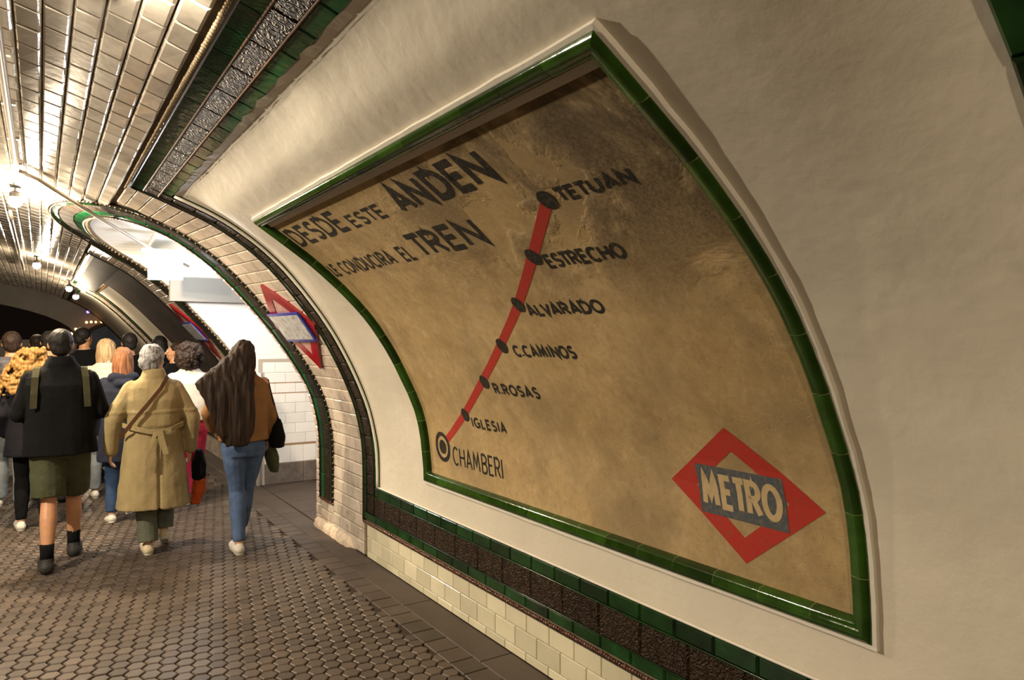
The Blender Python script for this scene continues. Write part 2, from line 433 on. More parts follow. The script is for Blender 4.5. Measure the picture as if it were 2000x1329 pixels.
# square border pavers and the smooth slabs along the wall
def fbox(mb, x0, x1, y0, y1, h=0., bev=.004):
    vv = [(x0,y0,-.014),(x1,y0,-.014),(x1,y1,-.014),(x0,y1,-.014),(x0,y0,h-.004),(x1,y0,h-.004),(x1,y1,h-.004),(x0,y1,h-.004),
          (x0+bev,y0+bev,h),(x1-bev,y0+bev,h),(x1-bev,y1-bev,h),(x0+bev,y1-bev,h)]
    ff = [(8,9,10,11)]
    for k in range(4):
        n_ = (k+1) % 4; ff += [(k, n_, 4+n_, 4+k), (4+k, 4+n_, 8+n_, 8+k)]
    mb.add(vv, ff)
y = 3.161-.152*12
k = 0
while y < 14:
    mb = MB(); fbox(mb, 1.775, 1.917, y+.003, y+.149, random.uniform(.002, .004)); mb.build('border_paver', PAVER, floor); y += .152
y = 1.35
while y < 16:
    l = .95
    mb = MB(); fbox(mb, 1.922, 2.118, y+.002, y+l-.002, -.001); mb.build('edge_slab', SLAB, floor); y += l
# corridor slabs
x = 2.13
while x < 5.6:
    yy = YC-W_ED
    for k in range(4):
        w_ = 2*W_ED/4
        mb = MB(); fbox(mb, x+.003, x+.597, yy+k*w_+.003, yy+(k+1)*w_-.003, -.001); mb.build('floor_slab', SLAB, floor)
    x += .6

# ------------------------------------------------------------------ wall tiles
NT = [0]
stuff_tiles = MB(); stuff_n = [0]
def put_tile(q, m=TILE_W, tilt=0., far=False, name='wall_tile', **kw):
    if far or NT[0] >= 298: tile(stuff_tiles, q, tilt=tilt, **kw); return
    NT[0] += 1
    mb = MB(); tile(mb, q, tilt=tilt, **kw); mb.build(name, m, wall_right)
G = .0024
def rows_base(ya, yb, far=False, m=TILE_W):
    for (t0, t1, ph) in ((0, .048, 4.717), (.048, .157, 4.617), (.157, .253, 4.109+.2*30)):
        k = math.floor((ya-ph)/.2)
        yy = ph+.2*k
        while yy < yb-.01:
            a, b = max(yy, ya), min(yy+.2, yb)
            if b-a > .02: put_tile([(a+G, t0+G), (a+G, t1-G), (b-G, t1-G), (b-G, t0+G)], m, far=far, bev=.0025, h=.004)
            yy += .2
rows_base(.3, 5.30)
rows_base(-5, .3, far=True)
def pillar(ya, yb, far=False, m=TILE_OLD, tmax=T48, t_start=0., w_tile=.2):
    k = 0; t = t_start
    while t < tmax-.02:
        t1 = min(t+.1, tmax)
        ph = ya - (.1 if k % 2 else 0)
        yy = ph
        while yy < yb-.01:
            a, b = max(yy, ya), min(yy+w_tile, yb)
            if b-a > .02:
                g = .002 if t > 1 else .003
                put_tile([(a+g, t+g), (a+g, t1-g), (b-g, t1-g), (b-g, t+g)], m, tilt=.0012, far=far, bev=.007, h=.007)
            yy += w_tile
        t += .1; k += 1
pillar(5.36, YC-W_OUT)
def strip_tiles(w0, w1, sgn, far=False):
    t = 0
    k = 0
    while t < TS-.02:
        t1 = min(t+.1, TS)
        a, b = sorted((YC+sgn*w0, YC+sgn*w1))
        put_tile([(a+G, t+G), (a+G, t1-G), (b-G, t1-G), (b-G, t+G)], TILE_OLD, far=far, tilt=.001, bev=.008, h=.010)
        t += .1; k += 1
strip_tiles(W_IN, W_ED, -1)
strip_tiles(W_IN, W_ED, 1, far=True)
# small tiles under the foot of the opening's frame
for t0, t1 in ((0, .09), (.09, .17), (.17, .25)):
    for a, b in ((YC-W_OUT, YC-W_OUT+.16), (YC-W_OUT+.16, YC-W_IN)):
        put_tile([(a+G, t0+G), (a+G, t1-G), (b-G, t1-G), (b-G, t0+G)], TILE_OLD, tilt=.001)
pillar(YC+W_OUT, 9.75, far=True)
for t0, t1 in ((0, .09), (.09, .17), (.17, .25)):
    put_tile([(YC+W_IN, t0), (YC+W_IN, t1-G), (YC+W_OUT, t1-G), (YC+W_OUT, t0)], TILE_OLD, far=True)
rows_base(9.75, 14.8, far=True); pillar(14.8, 15.6, far=True); rows_base(15.6, 20.6, far=True); pillar(20.6, 21.0, far=True)
pillar(-.4, .3, far=True)
tag(stuff_tiles.build('distant_wall_tiles', TILE_OLD, wall_right), kind='stuff')

# ---- ceiling tiles (rows 0.1 wide, tiles 0.2 long, running bond)
ctl = []; t = T48+.03; r_ = 0
tend = WP.t_x(-1.9)
while t < tend:
    y = .6 - (.1 if r_ % 2 else 0)
    while y < 20.9:
        cy, ct = y+.1, t+.045
        if not (inside(cy, ct, W_OUT-.06, TB_OUT-.03)): ctl.append((y, t))
        y += .2
    t += .094; r_ += 1
vis, rest = [], []
for (y, t) in ctl:
    pr = proj(W(y+.1, t+.045))
    if pr and -40 < pr[0] < 800 and pr[1] > -40: vis.append((pr[2], y, t))
    else: rest.append((y, t))
vis.sort(key=lambda q: q[0])
def ctile(mb, y, t):
    g = .002
    q = [(y+g, t+.003), (y+g, t+.091), (y+.2-g, t+.091), (y+.2-g, t+.003)]
    tile(mb, q, h=.012, bev=.010, tilt=.0015)
for d, y, t in vis[:300]:
    mb = MB(); ctile(mb, y, t); mb.build('ceiling_tile', TILE_C, ceiling)
mb = MB()
for d, y, t in vis[300:]: ctile(mb, y, t)
for y, t in rest: ctile(mb, y, t)
tag(mb.build('ceiling_tiling', TILE_C, ceiling), kind='stuff')

# ------------------------------------------------------------------ stucco bays and their tiled frames
# profile of the route panel's rim, standing slightly proud of the vault
QP = Prof([(2.12,.75),(2.118,.83),(2.112,.9),(2.097,1.035),(2.080,1.13),(2.052,1.228),(2.004,1.34),(1.948,1.448),(1.898,1.545),(1.842,1.638),(1.756,1.762),(1.695,1.836),(1.624,1.911),(1.53,2.0),(1.424,2.090),(1.335,2.160),(1.246,2.222),(1.163,2.279),(1.101,2.321),(1.026,2.371)])
QL = QP.L[-1]
def dev(t):
    """distance from the vault surface to the panel rim, along the normal"""
    x, z, nx, nz = WP.at(t); best = None
    P_ = QP.p; n = len(P_)
    for i in range(n-1):
        a, b = Vector(P_[i]), Vector(P_[i+1])
        if i == 0: a = a-(b-a)*4
        if i == n-2: b = b+(b-a)*4
        d = b-a; det = nx*(-d.y)+d.x*nz
        if abs(det) < 1e-9: continue
        r = ((a.x-x)*(-d.y)+d.x*(a.y-z))/det; m = (nx*(a.y-z)-nz*(a.x-x))/det
        if 0 <= m <= 1 and abs(r) < .3 and (best is None or abs(r) < abs(best)): best = r
    return best or 0.
DEV = {}
def sstep(a, b, x):
    k = min(max((x-a)/(b-a), 0), 1); return k*k*(3-2*k)
def stucco_off(y, t, ia, ib):
    k = round(t, 3)
    if k not in DEV: DEV[k] = dev(t)
    g = sstep(ia, ia+.42, y)*sstep(ib, ib-.5, y)*sstep(T72, T72-.26, t)*sstep(.57, .72, t)
    return -.006*(1-g) + (DEV[k]-.012)*g + .0025*noise.noise(Vector((y*3, t*3, 0)))
def roll(path, r, name, m, parent, n=8, off=0.):
    mb = MB(); mb.tube([W(y, t, off) for y, t in path], r, n); return mb.build(name, m, parent, smooth=True)
def beads(path, r, step, name, m, parent, off=0.):
    mb = MB(); acc = 0; pts = [Vector(W(y, t, off)) for y, t in path]
    d = 0.; nxt = 0.
    for a, b in zip(pts, pts[1:]):
        l = (b-a).length
        while nxt <= d+l:
            c = a.lerp(b, (nxt-d)/l if l else 0)
            mb.ball(c, r*random.uniform(.85, 1.1), 6, 4); nxt += step
        d += l
    return mb.build(name, m, parent, smooth=True)
def bay(ya, yb, full=True, TC=T72):
    """stucco field ya+.285 .. yb-.29 within a tiled frame"""
    Fw = .29; ia, ib = ya+Fw-.005, yb-Fw
    mb = MB(); na = max(4, int((ib-ia)/.12))
    def so(y, t): return W(y, t, stucco_off(y, t, ia, ib) if full else -.004)
    if full:   # the field leaves out the rectangle the route panel is built into
        ha, hb, hy0, hy1 = .80, WP.t_x(1.16), 1.241+.05, 4.30-.05
        patch(mb, so, ia-.02, hy0, .56, T72+.01, 14, 60); patch(mb, so, hy1, ib+.02, .56, T72+.01, 14, 60)
        patch(mb, so, hy0, hy1, .56, ha, 40, 6); patch(mb, so, hy0, hy1, hb, T72+.01, 40, 16)
    else: patch(mb, so, ia-.02, ib+.02, .56, TC+.01, 12, 30)
    st = mb.build('stucco_field', STUCCO, wall_right, smooth=True)
    gr = []
    def band(fn, u0, u1, length, m, name, h=.010, joint=None):
        pass
    def addt(q, m, name, **k):
        if full:
            mb = MB(); tile(mb, q, **k); mb.build(name, m, wall_right)
        else:
            tile({'g': far_g, 'b': far_b}['b' if m is BROWN else 'g'], q, **k)
    def hrow(t0, t1, L_, m, name, ph, y0=ya, y1=yb, **k):
        yy = ph + L_*math.floor((y0-ph)/L_)
        while yy < y1-.01:
            a, b = max(yy, y0), min(yy+L_, y1)
            if b-a > .015:
                nseg = 1
                addt([(a+.001, t0), (a+.001, t1), (b-.001, t1), (b-.001, t0)], m, name, **k)
            yy += L_
    def vcol(y0, y1, L_, m, name, t0, t1, **k):
        tt = t0
        while tt < t1-.01:
            b = min(tt+L_, t1)
            addt([(y0, tt+.001), (y0, b-.001), (y1, b-.001), (y1, tt+.001)], m, name, **k); tt += L_
    kw = dict(h=.010, bev=.008)
    hrow(.287, .349, .2, GREEN, 'green_tile', 3.109, **kw)
    hrow(.349, .495, .27, BROWN, 'brown_tile', 1.982, y0=ya+.065, y1=yb-.065, **kw)
    hrow(.495, .568, .2, GREEN, 'green_tile', 1.856, y0=ya+.215, y1=yb-.215, **kw)
    for s, (e, d) in enumerate(((yb, -1), (ya, 1))):
        for (c0, c1, m, nm, L_, t0, t1) in ((.0, .065, GREEN, 'green_tile', .2, .35, T48-.065), (.065, .215, BROWN, 'brown_tile', .15, .495, T48-.115), (.215, .285, GREEN, 'green_tile', .2, .568, TC-.0)):
            y0, y1 = sorted((e+d*c0, e+d*c1)); vcol(y0, y1, L_, m, nm, t0, t1, **kw)
    hrow(TC, TC+.07, .2, GREEN_L, 'green_tile', 1.8, y0=ya+.215, y1=yb-.215, **kw)
    hrow(TC+.07, T48-.095, .27, BROWN, 'brown_tile', 1.9, y0=ya+.065, y1=yb-.065, h=.014, bev=.006)
    hrow(T48-.095, T48-.012, .2, GREEN_L, 'green_tile', 1.85, h=.010, bev=.003)
    # mouldings: dark bull-nose round the outside, beads along foot and crown
    P_ = lambda y0, y1, t: [(y0+(y1-y0)*i/20, t) for i in range(21)]
    V_ = lambda y, t0, t1: [(y, t0+(t1-t0)*i/40) for i in range(41)]
    roll(P_(ya, yb, T48-.010), .012, 'crown_moulding', DARK, wall_right, off=.010)
    beads(P_(ya, yb, T48+.006), .0100, .028 if full else .06, 'bead_row', BEAD_L, wall_right, off=.032)
    roll(P_(ya, yb, .262), .012, 'foot_moulding', DARK, wall_right, off=.002)
    if full:
        mb = MB(); yy = ya
        while yy < yb:
            mb.ball(W(yy, .272+random.uniform(-.003, .003), .012), random.uniform(.008, .012), 6, 4); yy += .017
        mb.build('bead_row', BEAD, wall_right, smooth=True)
    for y in (ya, yb): roll(V_(y, .27, T48-.02), .013, 'side_moulding', DARK, wall_right, off=.006)
    # thin ridge between the bands
    if full:
        for tt in (.349, .495): roll(P_(ya+.06, yb-.06, tt), .004, 'ridge', GREEN, wall_right, n=6, off=.010)
        for tt in (TC+.07, T48-.095): roll(P_(ya+.06, yb-.06, tt), .005, 'ridge', RIDGE, wall_right, n=6, off=.012)
        for y in (yb-.065, yb-.215): roll(V_(y, .35, T48-.1), .005, 'ridge', DARK, wall_right, n=6, off=.012)
        # raised white lip of the plaster field
        lp = [(ib+.012, T72-.006), (ib+.012, .575)]
        roll(V_(ib+.006, .572, T72-.004), .010, 'plaster_lip', STUCCO_EDGE, wall_right, n=6, off=.012)
        roll(P_(ia, ib, .574), .006, 'plaster_lip', STUCCO_EDGE, wall_right, n=6, off=.006)
BEAD_L = mat('glazed_bead', (.30, .22, .13), .1, .8, metal=.2)
RIDGE = mat('rusty_ridge', (.16, .075, .035), .6, .2, var=.5, vscale=30)
far_g, far_b = MB(), MB()
bay(.30, 5.36)
bay(9.75, 14.8, full=False, TC=WP.t_x(.98)); bay(15.6, 20.6, full=False)
# wide dark mosaic panel between the second pillar and the far stucco field
mb = MB(); patch(mb, lambda y, t: W(y, t, .012), 9.84, 12.4, .30, T48-.05, 12, 50)
mb.build('dark_mosaic_panel', mat('dark_mosaic', (.045, .040, .038), .5, .3, var=.4, vscale=5, stain=(.10, .045, .03), sscale=2.5, samt=.6, slo=.48, shi=.62), wall_right, smooth=True)
# ragged plaster overlapping the crown frame
mb = MB(); prev = None
yy = .6; pts = []
while yy < 5.07:
    pts.append((yy, T72+random.choice([0, .004, .008, .016, .022])*random.random())); yy += random.uniform(.03, .09)
for a, b in zip(pts, pts[1:]):
    mb.add([W(a[0], T72-.03, .004), W(a[0], a[1], .0135), W(b[0], b[1], .0135), W(b[0], T72-.03, .004)], [(0,1,2,3)])
mb.build('ragged_plaster', STUCCO, wall_right)

# frame of the opening
def along(pa, pb, L_, m, name, hh=.012):
    """tiles between two matching paths"""
    acc = 0; i0 = 0; n_ = len(pa)
    P3 = [Vector(W(*p)) for p in pa]
    for i in range(1, n_):
        acc += (P3[i]-P3[i-1]).length
        if acc >= L_ or i == n_-1:
            if pa[i0][0] < 8.6 or True:
                q = [pa[i0], pa[i], pb[i], pb[i0]]
                if pa[i0][0] <= YC+.6:
                    mb = MB(); tile(mb, q, h=hh, bev=.006); mb.build(name, m, wall_right)
                else: tile(far_b if m is BROWN else far_g, q, h=hh, bev=.006)
            i0 = i; acc = 0
def opath(f):  # f 0 = inner .. 1 = outer
    w_ = W_IN+(W_OUT-W_IN)*f; tap = TB_IN+(TB_OUT-TB_IN)*f
    return oshape(w_, tap, n=34, t0=.27)
along(opath(.04), opath(.30), .13, GREEN_L, 'frame_tile')
along(opath(.30), opath(.74), .13, BROWN, 'frame_tile')
along(opath(.74), opath(.97), .13, GREEN, 'frame_tile')
roll(opath(0.), .018, 'arch_moulding', DARK, wall_right, off=.006)
roll(opath(.98), .016, 'arch_moulding', DARK, wall_right, off=.008)
beads(opath(1.04), .008, .05, 'bead_row', BEAD_L, wall_right, off=.016)
beads(opath(-.07), .012, .05, 'bead_row', BEAD_L, wall_right, off=.012)
for s in (-1, 1):
    a, b = sorted((YC+s*W_IN, YC+s*W_OUT))
    roll([(a, .262), ((a+b)/2, .262), (b, .262)], .012, 'foot_moulding', BEAD, wall_right, off=.006)
    beads([(a, .27), (b, .27)], .009, .04, 'bead_row', BEAD, wall_right, off=.016)
# plain head strip between opening edge and frame
pa, pb = oshape(W_ED, TB_ED, n=34), oshape(W_IN, TB_IN, n=34)
mb = MB()
for i in range(20, len(pa)-21):
    mb.add([W(*pa[i], .004), W(*pa[i+1], .004), W(*pb[i+1], .004), W(*pb[i], .004)], [(0,1,2,3)])
mb.build('arch_head_strip', TILE_OLD, wall_right)
for m_, mt, nm in ((far_g, GREEN, 'distant_green_tiles'), (far_b, BROWN_F, 'distant_brown_tiles')):
    tag(m_.build(nm, mt, wall_right), kind='stuff')

# broken plaster at the foot of the pillar
mb = MB(); n = 34
def chip_pt(i, j):
    y = 5.56+(6.56-5.56)*i/n; a = j/6; tp = min(1, i/3, (n-i)/3)
    w_ = .055+.012*noise.noise(Vector((y*7, 0, 3)))+.012*noise.noise(Vector((y*31, 0, 3)))
    h_ = .075+.02*noise.noise(Vector((y*6, 2, 3)))+.012*noise.noise(Vector((y*27, 0, 3)))
    x = 2.125 - w_*tp*math.sin(a*PI*.5)**.8; z = h_*tp*math.cos(a*PI*.5) 
    return (x+.008*noise.noise(Vector((y*30, a*5, 0))), y, max(z+.006*noise.noise(Vector((y*40, a*7, 5))), -.005) if j < 6 else -.01)
patch(mb, lambda i, j: chip_pt(i, j), 0, n, 0, 6, n, 6)
mb.build('broken_plaster', CHIP, wall_right, smooth=True)

# ---- corridor far wall: skirting, soldier tiles, running bond, painted above
YF = YC+W_ED
def ctile_c(x0, x1, z0, z1, name='corridor_tile', m=CTILE, th=.008):
    mb = MB(); b = .003
    vv = [(x0,YF,z0),(x1,YF,z0),(x1,YF,z1),(x0,YF,z1),(x0,YF-th*.5,z0),(x1,YF-th*.5,z0),(x1,YF-th*.5,z1),(x0,YF-th*.5,z1),
          (x0+b,YF-th,z0+b),(x1-b,YF-th,z0+b),(x1-b,YF-th,z1-b),(x0+b,YF-th,z1-b)]
    ff = [(8,9,10,11)]
    for k in range(4):
        n_ = (k+1) % 4; ff += [(k, n_, 4+n_, 4+k), (4+k, 4+n_, 8+n_, 8+k)]
    mb.add(vv, ff); mb.build(name, m, corr)
mb = MB(); mb.box((2.10, YF-.004, 0), (6.2, YF-.0005, 1.46)); mb.build('grout_bed', mat('pale_grout', (.42, .36, .30), .8, .1), corr)
x = 2.17
while x < 4.4: ctile_c(x, x+.448, 0, .235, 'skirting_slab', SKIRT, .014); x += .45
x = 2.17
while x < 4.2: ctile_c(x+.001, x+.149, .24, .44); x += .15
mb = MB(); mb.box((2.15, YF-.011, .443), (6.2, YF-.002, .458)); mb.build('rusty_joint', RUST, corr)
z = .46; k = 0
while z < 1.4:
    x = 2.17-(.12 if k % 2 else 0)
    while x < 4.2:
        a = max(x, 2.15); ctile_c(a+.0015, x+.2385, z+.0015, min(z+.1185, 1.46)); x += .24
    z += .12; k += 1
    if k in (5, 6):
        mb = MB(); mb.box((2.15, YF-.010, z-.006), (6.2, YF-.004, z+.001)); mb.build('rusty_joint', RUST, corr)
mb = MB(); mb.tube([(2.105, YF-.0, .0), (2.105, YF-.0, 1.3)], .03, 10); mb.build('corner_bead', WHITE, corr, smooth=True)
# grey beam across the corridor
mb = MB(); mb.box((1.16, YF-.10, 2.10), (6.2, YF+.0, 2.36)); mb.build('ceiling_beam', mat('grey_beam', (.30, .28, .255), .7, .2), corr)

# ================================================================== ROUTE PANEL
def Qs(y, q, off=0.):
    x, z, nx, nz = QP.at(q)
    return (x+nx*off, y, z+nz*off)
PA, PB = 1.241, 4.30
panel = tag(empty('route_panel', (2.1, 2.77, .75)), 'large curved ochre wall panel framed in green tile, with a red line of station names', 'wall panel')
def pbuild(mb, name, m, smooth=False):
    o = mb.build(name, m, None, smooth); o.parent = panel; o.location = -panel.location; return o
mb = MB(); patch(mb, lambda y, q: Qs(y, q, -.020), PA+.05, PB-.05, .04, QL-.04, 60, 60)
pbuild(mb, 'ochre_board', BOARD, True)
# plaster sides of the box
mb = MB(); e = .013
ring = [(PB+e, -e), (PA-e, -e), (PA-e, QL+e), (PB+e, QL+e)]
def edgepts(a, b, n=30): return [(a[0]+(b[0]-a[0])*i/n, a[1]+(b[1]-a[1])*i/n) for i in range(n)]
loop = []
for a, b in zip(ring, ring[1:]+ring[:1]): loop += edgepts(a, b)
cc = ((PA+PB)/2, QL/2)
def shrink(p, d): return (p[0]+math.copysign(min(d, abs(cc[0]-p[0])), cc[0]-p[0]), p[1]+math.copysign(min(d, abs(cc[1]-p[1])), cc[1]-p[1]))
vv = []
wob = [random.uniform(-.002, .002) for _ in loop]
for p, w_ in zip(loop, wob): vv.append(Qs(p[0]+w_, p[1]+w_, -.14))
for p, w_ in zip(loop, wob): vv.append(Qs(p[0]+w_, p[1]+w_, .004))
for p in loop: vv.append(Qs(*shrink(p, .02), .006))
for p in loop: vv.append(Qs(*shrink(p, .02), -.03))
nL = len(loop); ff = []
for i in range(nL):
    j = (i+1) % nL
    for k in range(3): ff.append((k*nL+i, k*nL+j, (k+1)*nL+j, (k+1)*nL+i))
mb.add(vv, ff); pbuild(mb, 'plaster_surround', STUCCO_EDGE)
# half-round green tiles, mitred at the corners
SEC = [(0, -.03), (.0, .005), (.006, .014), (.018, .020), (.030, .021), (.036, .016), (.046, .016), (.056, .011), (.062, .002), (.065, -.022)]
def fpt(edge, al, ac, off):
    if edge == 'b': return Qs(al, ac, off)
    if edge == 't': return Qs(al, QL-ac, off)
    if edge == 'l': return Qs(PB-ac, al, off)
    return Qs(PA+ac, al, off)
def frame_piece(edge, a, b):
    lo, hi = (PA, PB) if edge in 'bt' else (0, QL)
    vv = []; n = 5 if edge in 'lr' else 1
    for i in range(n+1):
        for ac, off in SEC:
            al = a+(b-a)*i/n; al = min(max(al, lo+ac), hi-ac); vv.append(fpt(edge, al, ac, off))
    m = len(SEC); ff = [(i*m+k, i*m+k+1, (i+1)*m+k+1, (i+1)*m+k) for i in range(n) for k in range(m-1)]
    mb = MB(); mb.add(vv, ff, 0.5 if False else None); r_ = mb.r[0]; mb.add(vv[:m], [tuple(range(m))[::-1]], r_); mb.add(vv[n*m:], [tuple(range(m))], r_); o = pbuild(mb, 'frame_tile', GREEN_F)
    for p in o.data.polygons: p.use_smooth = len(p.vertices) == 4
GREEN_F = mat('green_rim_tile', (.022, .062, .005), .12, .5, var=.35, vscale=12, bump=.0008, bscale=26, rnd=.45)
JOINTM = mat('pale_joint', (.30, .32, .12), .6, .3)
for edge, lo, hi in (('b', PA, PB), ('t', PA, PB), ('l', 0, QL), ('r', 0, QL)):
    n = round((hi-lo)/.2)
    for i in range(n):
        a = lo+(hi-lo)*i/n; b = lo+(hi-lo)*(i+1)/n
        frame_piece(edge, a+(.0012 if i else 0), b-(.0012 if i < n-1 else 0))
        if i:
            vv = []
            for s_ in (-.0016, .0016):
                for ac, off in SEC: vv.append(fpt(edge, a+s_, ac, off-.0012))
            m = len(SEC); GRT = MB(); GRT.add(vv, [(k, k+1, m+k+1, m+k) for k in range(m-1)]); pbuild(GRT, 'frame_joint', JOINTM)

# --- painted signs on the board
OFF = -.0188
def Pq(s, q): return Qs(s, q, OFF)
def sub(pts, step=.02):
    out = [pts[0]]
    for a, b in zip(pts, pts[1:]):
        n = max(1, int(math.dist(a, b)/step))
        for i in range(1, n+1): out.append((a[0]+(b[0]-a[0])*i/n, a[1]+(b[1]-a[1])*i/n))
    return out
def ribbon(mb, pts, th):
    """pts in (s,q) with s to the reader's right; y = -s"""
    P_ = [Vector(p) for p in pts]; n = len(P_); closed = (P_[0]-P_[-1]).length < 1e-6
    Ls, Rs = [], []
    for i, p in enumerate(P_):
        a = P_[i-1] if i else (P_[-2] if closed else None); b = P_[i+1] if i < n-1 else (P_[1] if closed else None)
        d1 = (p-a).normalized() if a is not None else (b-p).normalized(); d2 = (b-p).normalized() if b is not None else d1
        n1 = Vector((-d1.y, d1.x)); n2 = Vector((-d2.y, d2.x)); m = (n1+n2)
        if m.length < 1e-5: m = n1
        m.normalize(); k = th/2/max(m.dot(n1), .42)
        Ls.append(p+m*k); Rs.append(p-m*k)
    vv = [Pq(-p.x, p.y) for p in Ls]+[Pq(-p.x, p.y) for p in Rs]
    mb.add(vv, [(i, i+1, n+i+1, n+i) for i in range(n-1)])
def arc(cx, cy, rx, ry, a0, a1, n=14): return [(cx+rx*math.cos(math.radians(a0+(a1-a0)*i/n)), cy+ry*math.sin(math.radians(a0+(a1-a0)*i/n))) for i in range(n+1)]
FONT = {
 'A': (.85, [[(0,0),(.5,1),(1,0)], [(.19,.30),(.81,.30)]]),
 'B': (.72, [[(0,0),(0,1),(.45,1)]+arc(.45,.76,.5,.24,90,-90)+[(0,.52)], [(0,.52),(.5,.52)]+arc(.5,.26,.5,.26,90,-90)+[(0,0)]]),
 'C': (.88, [arc(.55,.5,.55,.5,48,312)]),
 'D': (.82, [[(0,0),(0,1),(.4,1)]+arc(.4,.5,.6,.5,90,-90)+[(0,0)]]),
 'E': (.62, [[(1,1),(0,1),(0,0),(1,0)], [(0,.52),(.85,.52)]]),
 'G': (.92, [arc(.55,.5,.55,.5,48,300)+[(1,.12),(1,.45),(.6,.45)]]),
 'H': (.78, [[(0,0),(0,1)], [(1,0),(1,1)], [(0,.5),(1,.5)]]),
 'I': (.0, [[(0,0),(0,1)]]),
 'L': (.56, [[(0,1),(0,0),(1,0)]]),
 'M': (.95, [[(0,0),(.12,1),(.5,.25),(.88,1),(1,0)]]),
 'N': (.82, [[(0,0),(0,1),(1,0),(1,1)]]),
 'O': (.98, [arc(.5,.5,.5,.5,90,450,24)]),
 'R': (.72, [[(0,0),(0,1),(.45,1)]+arc(.45,.74,.5,.26,90,-90)+[(0,.48)], [(.45,.48),(1,0)]]),
 'S': (.66, [arc(.5,.755,.48,.245,40,270,12)+arc(.5,.255,.5,.255,90,-140,12)[1:]]),
 'T': (.74, [[(0,1),(1,1)], [(.5,1),(.5,0)]]),
 'U': (.78, [[(0,1),(0,.4)]+arc(.5,.4,.5,.4,180,360)+[(1,1)]]),
 'V': (.82, [[(0,1),(.5,0),(1,1)]]),
 '.': (.0, [[(0,0),(0,.16)]]),
 ' ': (.32, []),
}
def text(word, ya, yb, q0, q1, th, m=BLACKP, name='painted_lettering', gap=.34, slant=0.):
    """word from y=ya (reader's left) to yb"""
    H_ = q1-q0-th; W_ = (ya-yb)-th
    def kern(c, d):
        if not d: return 0
        g = gap
        if c in 'MNHUI' and d in 'EHNMIRDBL': g += .14
        if c == 'T' or d == 'T': g -= .12
        if (c, d) in (('A', 'V'), ('V', 'A'), ('L', 'V')): g -= .12
        return g
    tot = sum(FONT[c][0]+kern(c, d) for c, d in zip(word, word[1:]+' '))-kern(word[-1], ' '); sx = W_/tot
    x = 0; mb = MB()
    for c, nx_ in zip(word, word[1:]+' '):
        w_, st = FONT[c]
        for s in st:
            pts = [(-ya+th/2+(x+p[0]*w_)*sx + slant*p[1]*H_, q0+th/2+p[1]*H_) for p in s]
            ribbon(mb, sub(pts), th)
        x += w_+kern(c, nx_)
    o = pbuild(mb, name, m); o['label'] = ('cream' if m is CREAMP else 'black')+' painted word '+word.replace('.', '. ').strip(); return o
text('DESDE', 4.200, 3.395, 1.759, 1.905, .027)
text('ESTE', 3.335, 2.940, 1.757, 1.845, .0165)
text('ANDEN', 2.800, 2.030, 1.743, 1.902, .034)
text('LE', 4.205, 4.095, 1.494, 1.595, .0178)
text('CONDUCIRA', 4.035, 3.300, 1.494, 1.595, .0178)
text('EL', 3.215, 3.085, 1.494, 1.595, .0178)
text('TREN', 3.035, 2.425, 1.496, 1.645, .030)
text('TETUAN', 1.866, 1.508, 1.594, 1.658, .0152, gap=.36)
text('ESTRECHO', 2.202, 1.765, 1.330, 1.402, .0152, gap=.34)
text('ALVARADO', 2.560, 2.057, 1.104, 1.172, .0152, gap=.3)
text('C.CAMINOS', 2.856, 2.384, .888, .956, .0152, gap=.36)
text('R.ROSAS', 3.215, 2.802, .660, .728, .0152, gap=.42)
text('IGLESIA', 3.612, 3.242, .424, .490, .0145, gap=.45)
text('CHAMBERI', 3.925, 3.350, .158, .278, .0135, gap=.32)
# red line and stops
mb = MB(); a, b = (-3.985, .305), (-1.923, 1.62)
ribbon(mb, sub([a, (-2.6, 1.168), b], .03), .045); pbuild(mb, 'red_route_line', REDP)
def blob(mb, y, q, ra, rb=None, hole=0., off=OFF+.0008, n=28):
    vv = []; rb = rb or ra
    for r in ((ra, rb), (hole*ra, hole*rb)):
        for k in range(n):
            a = 2*PI*k/n; vv.append(Qs(y+r[0]*math.cos(a), q+r[1]*math.sin(a), off))
    mb.add(vv, [(k, (k+1) % n, n+(k+1) % n, n+k) for k in range(n)])
for y, q, r in ((3.664,.496,.041),(3.28,.729,.041),(2.933,.950,.042),(2.593,1.172,.040),(2.249,1.397,.041),(1.923,1.62,.042)):
    mb = MB(); blob(mb, y, q, r, r*1.0, .001); pbuild(mb, 'station_dot', BLACKP)
mb = MB(); blob(mb, 4.047, .256, .095, .096, .72); blob(mb, 4.047, .256, .045, .045, .001); pbuild(mb, 'terminus_ring', BLACKP)
# red diamond emblem with slate bar
def diamond(mb, c, hw, ht, ihw=0, iht=0, off=OFF, step=.012, srf=Qs):
    def span(q, w_, h_): return w_*(1-abs(q-c[1])/h_) if h_ > 0 and abs(q-c[1]) < h_ else 0
    qs = sorted(set([c[1]-ht+2*ht*i/48 for i in range(49)]+([c[1]-iht, c[1]+iht] if iht else [])))
    for qa, qb in zip(qs, qs[1:]):
        oa, ob, ia, ib = span(qa, hw, ht), span(qb, hw, ht), span(qa, ihw, iht), span(qb, ihw, iht)
        for s in (-1, 1):
            mb.add([srf(c[0]+s*oa, qa, off), srf(c[0]+s*ob, qb, off), srf(c[0]+s*ib, qb, off), srf(c[0]+s*ia, qa, off)], [(0,1,2,3)])
mb = MB(); diamond(mb, (1.722, .377), .337, .256, .204, .162); pbuild(mb, 'red_diamond', REDP)
mb = MB(); patch(mb, lambda y, q: Qs(y, q, OFF+.0008), 1.531, 1.916, .275, .464, 8, 8); pbuild(mb, 'slate_bar', GREYP)
OFF_OLD = OFF; OFF = OFF+.0016
